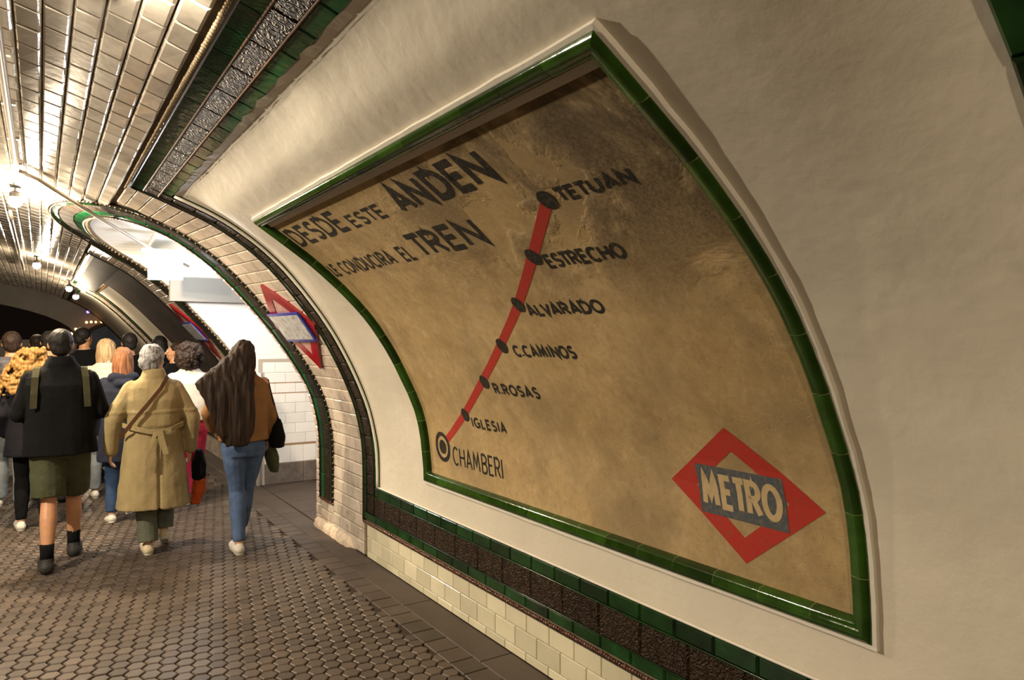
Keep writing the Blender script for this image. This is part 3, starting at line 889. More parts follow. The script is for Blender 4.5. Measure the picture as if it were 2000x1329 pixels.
text('METRO', 1.902, 1.545, .302, .438, .024, m=CREAMP, gap=.36)
OFF = OFF_OLD

# ================================================================== diamond station signs on the pillars
def station_sign(yc, tc, label):
    root = tag(empty('station_sign', (1.75, yc, 1.7)), label, 'sign', 'diamond signs on the tiled pillars')
    def srf(y, q, off): return W(y, q, off)
    def add(mb, name, m):
        o = mb.build(name, m, root); o.location = -root.location; return o
    mb = MB(); diamond(mb, (yc, tc), .40, .40, .27, .27, off=.030, srf=srf)
    n0 = len(mb.v); 
    c = [(yc-.40, tc), (yc, tc+.40), (yc+.40, tc), (yc, tc-.40)]
    for a, b in zip(c, c[1:]+c[:1]):
        for i in range(12):
            p = (a[0]+(b[0]-a[0])*i/12, a[1]+(b[1]-a[1])*i/12); q = (a[0]+(b[0]-a[0])*(i+1)/12, a[1]+(b[1]-a[1])*(i+1)/12)
            mb.add([W(*p, 0), W(*q, 0), W(*q, .03), W(*p, .03)], [(0,1,2,3)])
    add(mb, 'red_diamond', ERED)
    mb = MB(); diamond(mb, (yc, tc), .28, .28, off=.026, srf=srf); add(mb, 'centre_diamond', EPINK if label.startswith('red') else EPINK)
    hw, hh = .30, .135
    def plate(mb, w_, h_, off, th=.012):
        na = 6
        patch(mb, lambda y, t: W(y, t, off), yc-w_, yc+w_, tc-h_, tc+h_, na, na)
        for k in range(na):
            for (p, q) in (((yc-w_, tc-h_+2*h_*k/na), (yc-w_, tc-h_+2*h_*(k+1)/na)), ((yc+w_, tc-h_+2*h_*k/na), (yc+w_, tc-h_+2*h_*(k+1)/na)),
                           ((yc-w_+2*w_*k/na, tc-h_), (yc-w_+2*w_*(k+1)/na, tc-h_)), ((yc-w_+2*w_*k/na, tc+h_), (yc-w_+2*w_*(k+1)/na, tc+h_))):
                mb.add([W(*p, off-th), W(*q, off-th), W(*q, off), W(*p, off)], [(0,1,2,3)])
    mb = MB(); plate(mb, hw, hh, .048); add(mb, 'blue_plate', EBLUE)
    mb = MB(); plate(mb, hw-.022, hh-.022, .052, .003); o = add(mb, 'worn_white_field', EWHITE)
    return root
TD = .5*(WP.t_x(1.513)+WP.t_x(1.923))+.02
station_sign(5.72, TD, 'red diamond station sign with a blue-edged plate, on the tiled pillar between panel and corridor')
station_sign(9.42, TD, 'more distant red diamond station sign on the pillar beyond the corridor opening')

# ================================================================== CEILING SERVICES AND LAMPS
def pipe(pts, r, label, name='conduit', m=PIPE, clips=True, group=None):
    root = tag(empty(name, pts[0]), label, 'pipe', group)
    mb = MB(); mb.tube(pts, r, 10); o = mb.build('tube', m, root, True); o.location = -root.location
    return root
TP = WP.t_x(-.13)
pr_ = pipe([W(.8+i*.35, TP, .040) for i in range(16)], .017, 'straight painted conduit running along the tiled ceiling at upper left')
for i in range(7):
    y = 1.4+i*.75; mb = MB(); c = Vector(W(y, TP, .028)); mb.box(c-Vector((.03, .012, .012)), c+Vector((.03, .012, .034)))
    o = mb.build('pipe_clip', PIPE, pr_); o.location = -pr_.location
pipe([W(6.05, TP, .04), W(6.15, WP.t_x(.0), .045), (.42, 6.75, 2.66), (.86, 7.6, 2.555), (1.32, 8.35, 2.47)], .014, 'slim conduit crossing in front of the arched head of the corridor opening')
pipe([W(8+i*.5, WP.t_x(-.22), .07) for i in range(14)], .016, 'far lighting conduit carrying lamps along the ceiling')

def spot_lamp(pos, label, power, aim=None, r=.055, bulb=.05, col=WARM, mount=.14):
    """canister lamp: bracket, housing, glowing glass"""
    p = Vector(pos); root = tag(empty('ceiling_lamp', p), label, 'lamp', None)
    mb = MB(); mb.tube([(0, 0, mount), (0, 0, .05)], .010, 8); mb.box((-.035, -.035, mount-.012), (.035, .035, mount)); mb.build('bracket', BLACKM, root)
    mb = MB(); mb.tube([(0, 0, .02), (0, 0, .06), (0, 0, .075)], [bulb*.75, bulb*.8, bulb*.45], 14); mb.build('housing', BLACKM, root, False)
    mb = MB(); mb.ball((0, 0, -.004), bulb, 14, 10); mb.build('glass_globe', BULB, root, True)
    l = lamp(p+Vector((0, 0, -bulb-.03)), power, col, r, parent=root)
    return root
def ceil(x, y, d): 
    t = WP.t_x(x); return Vector(W(y, t, 0))+Vector((0, 0, -d))
spot_lamp(ceil(-.17, 6.9, .13), 'glowing globe lamp on the ceiling above the head of the crowd, nearest in view', 260, mount=.12)
spot_lamp(ceil(-.05, 12.2, .14), 'glowing globe lamp further along the ceiling conduit, second in view', 55, mount=.13)
spot_lamp(ceil(.42, 14.6, .16), 'distant globe lamp, left one of the far pair above the crowd', 60, mount=.15)
spot_lamp(ceil(.60, 15.8, .17), 'distant globe lamp, right one of the far pair above the crowd', 60, mount=.16)
# near luminaire just beyond the top of the frame: its corner shows
nl = tag(empty('ceiling_luminaire', ceil(.165, 2.50, .0)), 'dark box luminaire on the bright tiled ceiling at the top edge of the picture', 'lamp')
mb = MB(); mb.box((-.035, -.30, -.060), (.035, .10, -.018)); mb.build('housing', BLACKM, nl)
mb = MB(); mb.tube([(.01, 0, -.02), (.01, 0, .0)], .02, 8); mb.build('bracket', BLACKM, nl)
mb = MB(); mb.box((-.028, -.28, -.066), (.028, -.12, -.061)); mb.build('lens', BULB, nl)
lamp(Vector(nl.location)+Vector((-.05, -.36, -.09)), 34, (1, .87, .68), .03, spot=1.9, direction=(.22, 1, .02), parent=nl)
lamp(Vector(nl.location)+Vector((0, -.15, -.13)), 11, (1, .87, .68), .03, spot=2.3, direction=(-.1, .7, 1), parent=nl)
# lamps out of view: one left of the crowd, one added behind as fill
spot_lamp(ceil(-2.2, 4.7, .14), 'globe lamp on the ceiling over the platform edge, left of the crowd', 520, mount=.13, r=.05, col=(1, .87, .68))
spot_lamp(ceil(-.9, -1.6, .16), 'unseen fill lamp added on the ceiling behind the photographer', 140, mount=.15)

# corridor fittings: exit sign and tube lamp above it
ex = tag(empty('exit_sign', (1.05, 8.0, 2.40)), 'glowing pale cyan exit sign hanging in the corridor opening', 'sign')
ex.rotation_euler = (0, 0, -.45)
mb = MB(); mb.box((-.165, -.014, -.115), (.165, .014, .10)); mb.build('sign_box', SIGNL, ex)
mb = MB(); mb.box((-.17, -.02, .10), (.17, .02, .115)); mb.build('top_rail', BLACKM, ex)
tl = tag(empty('tube_lamp', (1.15, 7.75, 2.53)), 'white tube lamp glaring above the exit sign', 'lamp')
mb = MB(); mb.tube([(-.3, 0, -.03), (.5, 0, -.03)], .03, 10); mb.build('glowing_tube', BULBC, tl, True)
mb = MB(); mb.box((-.34, -.05, -.005), (.54, .05, .03)); mb.build('lamp_body', WHITE, tl)
lamp((1.22, 7.6, 2.22), 28, COOL, .10, parent=tl)
tl2 = tag(empty('tube_lamp', (3.6, 7.55, 2.70)), 'white tube lamp deep inside the side corridor', 'lamp')
mb = MB(); mb.tube([(-.6, 0, -.03), (.6, 0, -.03)], .03, 10); mb.build('glowing_tube', BULBC, tl2, True)
mb = MB(); mb.box((-.64, -.05, -.005), (.64, .05, .03)); mb.build('lamp_body', WHITE, tl2)
lamp((3.4, 7.5, 2.5), 20, COOL, .2, parent=tl2)
# small warm lights at the far end
for i, (x, z, r) in enumerate(((.95, 2.12, .03), (1.05, 2.13, .03), (1.15, 2.13, .025), (1.28, 2.14, .035), (1.36, 2.16, .04), (1.47, 2.2, .055), (.72, 1.95, .03), (.62, 1.83, .04))):
    mb = MB(); mb.ball((0, 0, 0), r, 8, 6); o = mb.build('fairy_light', ORANGE_L, loc=(x, Y1-.16, z)); tag(o, ('leftmost of the six orange lights strung over the low far arch', 'second from the left of the orange lights over the far arch', 'third from the left of the orange lights over the far arch', 'fourth from the left of the orange lights over the far arch', 'fifth from the left of the orange lights over the far arch', 'largest, rightmost orange light of the string over the far arch', 'upper orange light beside the left side of the far arch', 'lowest orange light, left of the far arch')[i], 'light', 'orange lights at the far end of the platform')
mb = MB(); mb.ball((0, 0, 0), .035, 8, 6); tag(mb.build('signal_light', BLUE_L, loc=(.98, Y1-.15, 2.38)), 'tiny violet signal light high on the far end wall', 'light')

# ================================================================== PEOPLE
def hairmat(name, col, col2):
    m = bpy.data.materials.new(name); m.use_nodes = True; nt = m.node_tree; N = nt.nodes; L = nt.links
    b = N['Principled BSDF']; b.inputs['Roughness'].default_value = .6; b.inputs['Specular IOR Level'].default_value = .25
    tc = N.new('ShaderNodeTexCoord'); mp = N.new('ShaderNodeMapping'); mp.inputs['Scale'].default_value = (60, 60, 3.5)
    L.new(tc.outputs['Object'], mp.inputs['Vector']); n = N.new('ShaderNodeTexNoise'); n.inputs['Scale'].default_value = 1.; n.inputs['Detail'].default_value = 4
    L.new(mp.outputs[0], n.inputs['Vector'])
    r = N.new('ShaderNodeMapRange'); r.inputs[1].default_value = .35; r.inputs[2].default_value = .65; L.new(n.outputs[0], r.inputs[0])
    x = N.new('ShaderNodeMix'); x.data_type = 'RGBA'; L.new(r.outputs[0], x.inputs[0]); x.inputs[6].default_value = (*col, 1); x.inputs[7].default_value = (*col2, 1)
    L.new(x.outputs[2], b.inputs['Base Color'])
    bp = N.new('ShaderNodeBump'); bp.inputs['Distance'].default_value = .006; L.new(n.outputs[0], bp.inputs['Height']); L.new(bp.outputs[0], b.inputs['Normal'])
    return m
H_BLACK = hairmat('black_hair', (.008, .007, .006), (.018, .014, .012))
H_BROWN = hairmat('dark_brown_hair', (.012, .007, .005), (.038, .020, .011))
H_GOLD = hairmat('golden_hair', (.14, .065, .015), (.33, .18, .05))
H_BLOND = hairmat('blond_hair', (.25, .15, .07), (.48, .33, .17))
H_RED = hairmat('auburn_hair', (.12, .045, .02), (.28, .12, .05))
H_GREY = hairmat('grey_hair', (.12, .115, .115), (.42, .41, .41))
SKIN = mat('skin', (.50, .25, .13), .5, .35, var=.08, vscale=20)
SKIN_L = mat('fair_skin', (.58, .33, .21), .5, .35, var=.08, vscale=20)
def cloth(name, col, rough=.85, var=.15, vs_=12, bump=.003, bs=60): return mat(name, col, rough, .2, var=var, vscale=vs_, bump=bump, bscale=bs)
C_BLACK = cloth('black_cloth', (.003, .003, .0035), .95); C_NAVY = cloth('navy_cloth', (.014, .017, .03)); C_DBLACK = cloth('soft_black_knit', (.007, .0065, .010))
C_OLIVE = cloth('olive_cotton', (.062, .066, .034)); C_TRENCH = cloth('khaki_gabardine', (.33, .255, .125), .8, .1); C_TAN = cloth('tan_knit', (.24, .12, .045))
C_JEANS = cloth('blue_denim', (.080, .125, .235), .85, .3, 9); C_LJEANS = cloth('light_denim', (.26, .29, .31), .85, .25, 9); C_DJEANS = cloth('dark_denim', (.03, .06, .13), .85, .2)
C_GREYT = cloth('grey_green_trousers', (.12, .125, .09)); C_PUFF = cloth('grey_puffer_nylon', (.075, .07, .08), .5); C_CREAM = cloth('cream_padded_cloth', (.62, .50, .38))
C_WHITE = cloth('white_cotton', (.70, .64, .56)); C_PINK = cloth('raspberry_cotton', (.48, .03, .07)); C_SHOEW = cloth('white_shoe', (.66, .62, .55), .5); C_SHOED = cloth('charcoal_boot', (.035, .032, .03), .6)
C_SHOET = cloth('tan_shoe', (.38, .22, .11)); C_CRSHOE = cloth('cream_shoe', (.62, .52, .36)); C_LEATH = cloth('brown_leather', (.10, .045, .02), .5); C_ORANGE = cloth('orange_lining', (.50, .085, .015)); C_STRAP = cloth('olive_webbing', (.045, .042, .02))
EYE = mat('eye_white', (.8, .8, .78), .2)

def capsule(mb, p0, r0, p1, r1, n=12):
    p0, p1 = Vector(p0), Vector(p1); d = (p1-p0); l = d.length; d.normalize()
    pts, rs = [], []
    for a in (85, 60, 30): pts.append(p0-d*r0*math.sin(math.radians(a))); rs.append(r0*math.cos(math.radians(a)))
    pts += [p0, p1]; rs += [r0, r1]
    for a in (30, 60, 85): pts.append(p1+d*r1*math.sin(math.radians(a))); rs.append(r1*math.cos(math.radians(a)))
    mb.tube(pts, rs, n)
def loft(mb, rings, n=24, p=2.):
    """rings (cx,cy,z,rx,ry)"""
    vv = []
    for cx, cy, z, rx, ry in rings:
        for k in range(n):
            a = 2*PI*k/n; c, s = math.cos(a), math.sin(a)
            vv.append((cx+rx*math.copysign(abs(c)**(2/p), c), cy+ry*math.copysign(abs(s)**(2/p), s), z))
    m = len(rings); ff = [(i*n+k, i*n+(k+1)%n, (i+1)*n+(k+1)%n, (i+1)*n+k) for i in range(m-1) for k in range(n)]
    ff += [tuple(range(n))[::-1], tuple((m-1)*n+k for k in range(n))]
    if rings[0][2] > rings[-1][2]: ff = [tuple(f)[::-1] for f in ff]
    mb.add(vv, ff)
def fuse(mb, name, m, parent, voxel=.012, smooth=3, disp=None):
    me = mb.mesh(name+'_raw', m); me.validate(); ob = bpy.data.objects.new('tmp', me); COL.objects.link(ob)
    bm = bmesh.new(); bm.from_mesh(me); bmesh.ops.recalc_face_normals(bm, faces=bm.faces); bm.to_mesh(me); bm.free()
    r = ob.modifiers.new('r', 'REMESH'); r.mode = 'VOXEL'; r.voxel_size = voxel
    if smooth: s = ob.modifiers.new('s', 'SMOOTH'); s.factor = .5; s.iterations = smooth
    dg = bpy.context.evaluated_depsgraph_get(); me2 = bpy.data.meshes.new_from_object(ob.evaluated_get(dg))
    bpy.data.objects.remove(ob); bpy.data.meshes.remove(me)
    me2.name = name; me2.materials.clear(); me2.materials.append(m)
    if disp:
        nr = [v.normal.copy() for v in me2.vertices]
        for v, n_ in zip(me2.vertices, nr): v.co += n_*disp(v.co)
    me2.polygons.foreach_set('use_smooth', [True]*len(me2.polygons))
    o = bpy.data.objects.new(name, me2); COL.objects.link(o); o.parent = parent
    return o
def fold(amp, sx=7, sz=3, seed=0.): 
    return lambda c: amp*(noise.noise(Vector((c.x*sx+seed, c.y*sx, c.z*sz))) + .5*noise.noise(Vector((c.x*sx*2.2, c.y*sx*2.2+seed, c.z*sz*2.6))))
TORSO = [(.84,.150,.110),(.92,.168,.120),(1.0,.152,.110),(1.08,.138,.102),(1.18,.150,.108),(1.30,.172,.115),(1.39,.176,.105),(1.44,.135,.085),(1.48,.075,.065),(1.53,.056,.058)]
def hand(mb, wr, d, side, curl=.5):
    """wr wrist point, d direction of the forearm; palm, four bent fingers and a thumb"""
    d = Vector(d).normalized(); ac = Vector((0, 1, 0)) - d*d.y; ac.normalize()   # across the palm: front-back
    pn = d.cross(ac)*side
    wr = Vector(wr)
    for k in range(4): capsule(mb, wr+ac*(.006*(k-1.5)), .016, wr+d*.085+ac*(.021*(k-1.5)), .012, 8)
    for k, ln in enumerate((.062, .075, .080, .068)):
        b = wr+d*.09+ac*(.021*(k-1.5)); m_ = b+(d*.85+pn*-.35*curl*2).normalized()*ln*.5; e = m_+(d*.45-pn*1.1*curl*1.4).normalized()*ln*.5
        capsule(mb, b, .0095, m_, .0088, 8); capsule(mb, m_, .0088, e, .0072, 8)
    b = wr+d*.03+ac*.026; m_ = b+(d*.6+ac*.9).normalized()*.04; e = m_+(d*.9+ac*.1-pn*.4).normalized()*.032
    capsule(mb, b, .0125, m_, .0105, 8); capsule(mb, m_, .0105, e, .0085, 8)
def make_person(label, loc, H, rz=0., fem=False, skin=SKIN, top=C_BLACK, bot=C_JEANS, shoe=C_SHOED, hair='short', hm=H_BLACK,
                legs=None, arms=None, top_z0=.84, top_w=1.0, flare=0., sleeve=.058, tl_r=(.098, .068, .055), shorts=None, vox=.012, top_fn=None, puff=False,
                head_turn=0., names=('jacket', 'trousers', 'shoe'), sock=None, hood=False, tdisp=.008, lean_=0., collar=False, shoulders=1.):
    root = tag(empty('person', loc, rz), label, 'person'); s = H/1.75; root.scale = (s, s, s)
    legs = legs or (((-.095, .10, .50), (-.10, .10, .085), 0.), ((.095, -.02, .49), (.10, -.22, .12), .5))
    arms = arms or (((-.245, -.04, 1.13), (-.225, .11, .93)), ((.245, -.04, 1.13), (.225, .11, .93)))
    sw = (.93 if fem else 1.)*shoulders
    b = MB(); loft(b, [(0, 0, z, rx*sw, ry) for z, rx, ry in TORSO])
    hd = MB()
    hc = Vector((0, .02, 1.645))
    capsule(b, (0, -.005, 1.44), .056, (0, .01, 1.58), .054)
    # head: skull, jaw, cheeks, nose, lips, brow, chin, ears
    def R_(p):
        p = Vector(p)-Vector((0, .02, 0)); c, s_ = math.cos(head_turn), math.sin(head_turn)
        return Vector((p.x*c-p.y*s_, p.x*s_+p.y*c+.02, p.z))
    def hb(p, r, sc): b.ball(R_(p), r, 14, 10, sc)
    hb((0, .0, 1.665), 1, (.076, .094, .088)); hb((0, .035, 1.63), 1, (.066, .074, .095)); capsule(b, R_((-.025, .065, 1.572)), .030, R_((.025, .065, 1.572)), .030); capsule(b, R_((0, .02, 1.60)), .055, R_((0, .055, 1.57)), .045)
    capsule(b, R_((0, .105, 1.655)), .008, R_((0, .128, 1.618)), .014, 8); capsule(b, R_((-.018, .102, 1.588)), .008, R_((.018, .102, 1.588)), .008, 8); capsule(b, R_((-.016, .100, 1.578)), .009, R_((.016, .100, 1.578)), .009, 8)
    capsule(b, R_((-.045, .088, 1.672)), .010, R_((-.014, .102, 1.672)), .010, 8); capsule(b, R_((.045, .088, 1.672)), .010, R_((.014, .102, 1.672)), .010, 8)
    for q in (-1, 1):
        hb((.076*q, .005, 1.638), 1, (.012, .018, .030)); hb((.040*q, .075, 1.612), 1, (.022, .022, .022))
    for (kn, an, pt), q in zip(legs, (-1, 1)):
        hip = (.088*q, 0, .90); kn, an = Vector(kn), Vector(an)
        capsule(b, hip, .084, kn, .054); capsule(b, kn, .052, kn.lerp(an, .35)+Vector((0, -.012, 0)), .057); capsule(b, kn.lerp(an, .35)+Vector((0, -.012, 0)), .056, an, .036)
        fd = Vector((.12*q, math.cos(pt), -math.sin(pt)*1.0)).normalized()
        capsule(b, an+Vector((0, -.02, -.045)), .030, an+Vector((0, 0, -.050))+fd*.13, .026)
    for (el, wr), q in zip(arms, (-1, 1)):
        sh = Vector((.172*q*sw, 0, 1.405)); el, wr = Vector(el), Vector(wr)
        capsule(b, sh, .050, el, .040); capsule(b, el, .040, wr, .027); hand(b, wr, wr-el, q)
    fuse(b, 'body', skin, root, vox if vox < .01 else .010, 2)
    for q in (-1, 1):
        e = MB(); e.ball((0, 0, 0), .0115, 8, 6); o = e.build('eye', EYE, root, True); o.location = R_((.030*q, .094, 1.652))
    # upper garment
    g = MB()
    rings = []
    z0 = top_z0
    def trs(z):
        for (za, xa, ya), (zb, xb, yb) in zip(TORSO, TORSO[1:]):
            if za <= z <= zb: k = (z-za)/(zb-za); return xa+(xb-xa)*k, ya+(yb-ya)*k
        return TORSO[0][1:] if z < .84 else TORSO[-1][1:]
    z = z0
    zs = [z0+(1.40-z0)*i/10 for i in range(11)]+[1.44, 1.475, 1.505]
    for z in zs:
        rx, ry = trs(z); rx *= sw; f = max(0, (1.12-z)/(1.12-z0)) if z0 < 1.1 else 0
        base = .165*sw if z < 1.38 else rx
        rx = max(rx, base)*top_w; ry = max(ry, .125)*(top_w*.5+.5) if z < 1.40 else ry
        if z >= 1.47: rx, ry = max(rx, .075), max(ry, .075)
        rings.append((0, -.004, z, rx+.022+flare*f, ry+.024+flare*.75*f))
    if collar: rings.append((0, -.006, 1.56, .080, .078))
    loft(g, rings, p=2.3)
    for (el, wr), q in zip(arms, (-1, 1)):
        sh = Vector((.165*q*sw*(top_w*.6+.4), 0, 1.395)); el, wr = Vector(el), Vector(wr); cf = el.lerp(wr, .97)
        capsule(g, sh-Vector((q*.012, 0, .006)), sleeve+.006, el, sleeve); capsule(g, el, sleeve, cf, sleeve*.82)
    if hood:
        capsule(g, (-.09, -.085, 1.46), .055, (.09, -.085, 1.46), .055); capsule(g, (-.05, -.12, 1.40), .05, (.05, -.12, 1.40), .05)
    dz = fold(tdisp, 7, 4, random.random()*9)
    if puff: fn = lambda c: .014*abs(math.sin(c.z*PI/.075))-.004+dz(c)*.6
    else: fn = dz
    if top_fn: f0 = fn; fn = lambda c: f0(c)+top_fn(c)
    fuse(g, names[0], top, root, vox, 2, fn)
    # lower garment
    g = MB()
    rx = .165*(.97 if fem else 1.)
    loft(g, [(0, 0, .80, rx*.98, .125), (0, -.01, .88, rx+.012, .140), (0, 0, .98, rx-.006, .120), (0, 0, 1.05, rx-.018, .105)])
    for (kn, an, pt), q in zip(legs, (-1, 1)):
        hip = Vector((.085*q, -.005, .87)); kn, an = Vector(kn), Vector(an)
        if shorts:
            end = hip.lerp(kn, shorts); loft_pts = [hip, hip.lerp(end, .5), end]
            mbp = []; 
            g.tube([hip+Vector((0, 0, .03)), hip.lerp(end, .5), end], [tl_r[0], tl_r[1], tl_r[2]], 16)
        else:
            capsule(g, hip, tl_r[0], kn, tl_r[1]); capsule(g, kn, tl_r[1]*.98, kn.lerp(an, .4), (tl_r[1]*.6+tl_r[2]*.4)); g.tube([kn+Vector((0, 0, .02)), kn, kn.lerp(an, .33)+Vector((0, -.012, 0)), kn.lerp(an, .66)+Vector((0, -.008, 0)), an+Vector((0, 0, .02))], [tl_r[1]*.9, tl_r[1], max(.067, (tl_r[1]+tl_r[2])*.5), max(.057, tl_r[1]*.3+tl_r[2]*.7), tl_r[2]], 14)
    fuse(g, names[1], bot, root, min(vox, .011), 2, fold(.006, 8, 7, random.random()*9))
    for (kn, an, pt), q in zip(legs, (-1, 1)):
        an = Vector(an); fd = Vector((.12*q, math.cos(pt), -math.sin(pt))).normalized()
        hl = an+Vector((0, -.028, -.045)); 
        kk = 1.18 if shoe is C_SHOED else 1.; g = MB(); capsule(g, hl, .043*kk, hl+fd*.10, .044*kk); capsule(g, hl+fd*.07, .042*kk, hl+fd*.195, .036*kk); capsule(g, an+Vector((0, -.012, -.02)), .037*kk, hl+fd*.06, .040)
        if sock: capsule(g, an+Vector((0, 0, .01)), .046, hl, .042)
        o = fuse(g, names[2], shoe, root, .008, 2)
        g = MB(); up = Vector((0, math.sin(pt), math.cos(pt)))
        capsule(g, hl-up*.026, .036, hl+fd*.19-up*.022, .032); 
        mbx = fuse(g, 'sole', SOLE if shoe is not C_SHOED else C_SHOED, o, .008, 1)
        for v_ in mbx.data.vertices:
            dd = (v_.co-(hl-up*.028)).dot(up)
            v_.co += up*(max(-.014, min(dd, .010))-dd)
        if sock:
            g = MB(); g.tube([an+Vector((0, 0, -.01)), an+Vector((0, 0, .05)), an+Vector((0, -.002, .115))], [.046, .043, .047], 14); g.build('sock', sock, root, True)
    # hair
    g = MB(); hv = .009
    hairR = lambda p: R_(p)
    if hair in ('short', 'bun', 'cap'):
        g.ball(hairR((0, -.008, 1.676)), 1, 16, 12, (.084, .098, .092)); g.ball(hairR((0, -.035, 1.63)), 1, 14, 10, (.074, .062, .075))
        fn = fold(.003, 45, 30)
    if hair == 'wavy':
        g.ball(hairR((0, -.006, 1.672)), 1, 16, 12, (.098, .108, .102)); g.ball(hairR((0, -.045, 1.61)), 1, 14, 10, (.085, .060, .080))
        fn = fold(.010, 26, 26)
    if hair == 'bob':
        g.ball(hairR((0, -.006, 1.672)), 1, 16, 12, (.094, .104, .098)); loft(g, [(0, -.03, 1.50, .095, .07), (0, -.03, 1.58, .100, .085), (0, -.02, 1.67, .092, .092)])
        fn = fold(.008, 40, 6)
    if hair == 'long':
        g.ball(hairR((0, -.006, 1.672)), 1, 16, 12, (.090, .104, .098)); loft(g, [(0, -.10, 1.30, .07, .03), (0, -.085, 1.42, .095, .045), (0, -.045, 1.56, .098, .075), (0, -.02, 1.67, .090, .092)])
        fn = fold(.010, 35, 4)
    if hair == 'curly':
        rnd = random.Random(3)
        for i in range(150):
            u_, a = rnd.uniform(-1, 1), rnd.uniform(0, 2*PI); rr = math.sqrt(1-u_*u_)
            p = Vector((rr*math.cos(a)*.125, -.015+rr*math.sin(a)*.12, 1.63+u_*.145))
            if p.y > .07 and p.z < 1.72: continue
            g.ball(p, rnd.uniform(.026, .04), 8, 6)
        g.ball((0, -.02, 1.65), .11, 12, 8)
        fn = fold(.012, 50, 50)
    if hair == 'mane':   # large golden curls spilling left over the shoulders
        rnd = random.Random(5)
        for i in range(520):
            k = rnd.random(); z = 1.755-.44*k; w_ = .085+.09*math.sin(min(k*1.5, 1)*PI/2); a = rnd.uniform(-PI, PI)
            p = Vector((-.10*k*1.2+w_*math.cos(a), -.035-.03*k+(.082)*math.sin(a), z))
            if p.y > .06 or (p.x > .10 and z < 1.5): continue
            g.ball(p, rnd.uniform(.014, .026), 7, 5)
        loft(g, [(-.10, -.07, 1.34, .13, .05), (-.07, -.06, 1.45, .14, .07), (-.03, -.04, 1.56, .12, .08), (0, -.01, 1.68, .09, .095)])
        g.ball((0, -.01, 1.665), .098, 12, 8)
        fn = fold(.006, 60, 60)
    if hair == 'sweep':  # very long hair swept out to the left
        g.ball((0, -.006, 1.672), 1, 16, 12, (.088, .104, .098))
        loft(g, [(-.075, -.165, .905, .080, .018), (-.090, -.170, 1.0, .140, .026), (-.105, -.172, 1.15, .175, .032), (-.135, -.168, 1.30, .195, .034), (-.165, -.150, 1.42, .228, .036), (-.118, -.120, 1.50, .188, .042), (-.068, -.085, 1.57, .148, .055), (-.022, -.045, 1.65, .104, .075), (-.005, -.02, 1.71, .078, .085)], n=28, p=2.6)
        fn = fold(.012, 30, 2.2)
    if hair == 'sweep': hv = .009
    fuse(g, 'hair', hm, root, hv, 1, fn)
    return root, s
SOLE = mat('pale_rubber_sole', (.55, .50, .42), .6, .3, var=.1, vscale=20)
FWD_ARMS = (((-.26, -.02, 1.14), (-.16, .20, 1.10)), ((.26, -.02, 1.14), (.16, .20, 1.10)))

# 1 man in black jacket and olive shorts
p1, s1 = make_person('man from behind in a black jacket, olive shorts, black socks and dark boots', (.125, 6.40, 0), 1.75, rz=-.02, top=C_BLACK, bot=C_OLIVE, shoe=C_SHOED, hair='short', hm=H_BLACK, skin=SKIN,
    legs=(((-.075, -.02, .49), (-.085, -.20, .085), 0.), ((.085, .20, .50), (.085, .20, .085), 0.)), arms=FWD_ARMS, top_z0=.83, top_w=1.16, flare=.018, sleeve=.064, shorts=.93, tl_r=(.118, .112, .112), vox=.008, names=('jacket', 'shorts', 'boot'), sock=C_BLACK, collar=True, shoulders=1.08)
for q in (-1, 1):
    g = MB(); pts = [(q*.155, .10, 1.36), (q*.150, .03, 1.468), (q*.150, -.06, 1.462), (q*.158, -.118, 1.40), (q*.165, -.150, 1.28), (q*.170, -.152, 1.18)]
    vv = []
    for (x, y, z) in pts: vv += [(x-.022, y-.004, z+.004), (x+.022, y-.004, z+.004)]
    g.add(vv, [(2*i, 2*i+1, 2*i+3, 2*i+2) for i in range(len(pts)-1)]); o = g.build('shoulder_strap', C_STRAP, p1); o['label'] = 'olive webbing backpack strap'
    md = o.modifiers.new('s', 'SOLIDIFY'); md.thickness = .008
# 2 trench coat
def trench_fn(c):
    d = 0
    if c.y < 0 and c.z < .98: d -= .022*math.exp(-((c.x-.03)/.010)**2)*min(1, (.98-c.z)/.1)   # back vent
    d -= .014*math.exp(-((c.z-1.055-.02*abs(c.x))/.022)**2) if abs(c.x) < .24 else 0          # belt gather
    if c.y < 0 and 1.19 < c.z < 1.215: d += .006                                             # storm flap edge
    return d
p2, s2 = make_person('grey-haired person from behind in a long belted khaki trench coat', (.750, 6.36, 0), 1.63, rz=-.05, top=C_TRENCH, bot=C_GREYT, shoe=C_CRSHOE, hair='wavy', hm=H_GREY, skin=SKIN_L,
    legs=(((-.06, .02, .50), (-.045, -.06, .085), 0.), ((.10, .22, .48), (.09, .16, .14), .5)), arms=(((-.305, -.03, 1.14), (-.320, .03, .88)), ((.295, -.03, 1.13), (.290, .04, .86))),
    top_z0=.395, top_w=1.14, flare=.075, sleeve=.070, tl_r=(.10, .085, .078), vox=.009, names=('trench_coat', 'trousers', 'shoe'), collar=True, tdisp=.010, top_fn=trench_fn, head_turn=-.6)
g = MB(); pts = [(.10, -.075, 1.495), (.045, -.150, 1.40), (-.05, -.182, 1.28), (-.13, -.186, 1.18), (-.215, -.150, 1.06), (-.255, -.08, 1.0)]
vv = []
for (x, y, z) in pts: vv += [(x-.010, y, z+.012), (x+.010, y, z-.012)]
g.add(vv, [(2*i, 2*i+1, 2*i+3, 2*i+2) for i in range(len(pts)-1)]); o = g.build('shoulder_strap', C_LEATH, p2); o['label'] = 'thin brown leather cross-body strap'
md = o.modifiers.new('s', 'SOLIDIFY'); md.thickness = .006
g = MB(); pts = [(-.24, -.10, 1.10), (-.16, -.172, 1.075), (-.05, -.196, 1.045), (.03, -.200, 1.035), (.12, -.190, 1.055), (.22, -.13, 1.09)]
vv = []
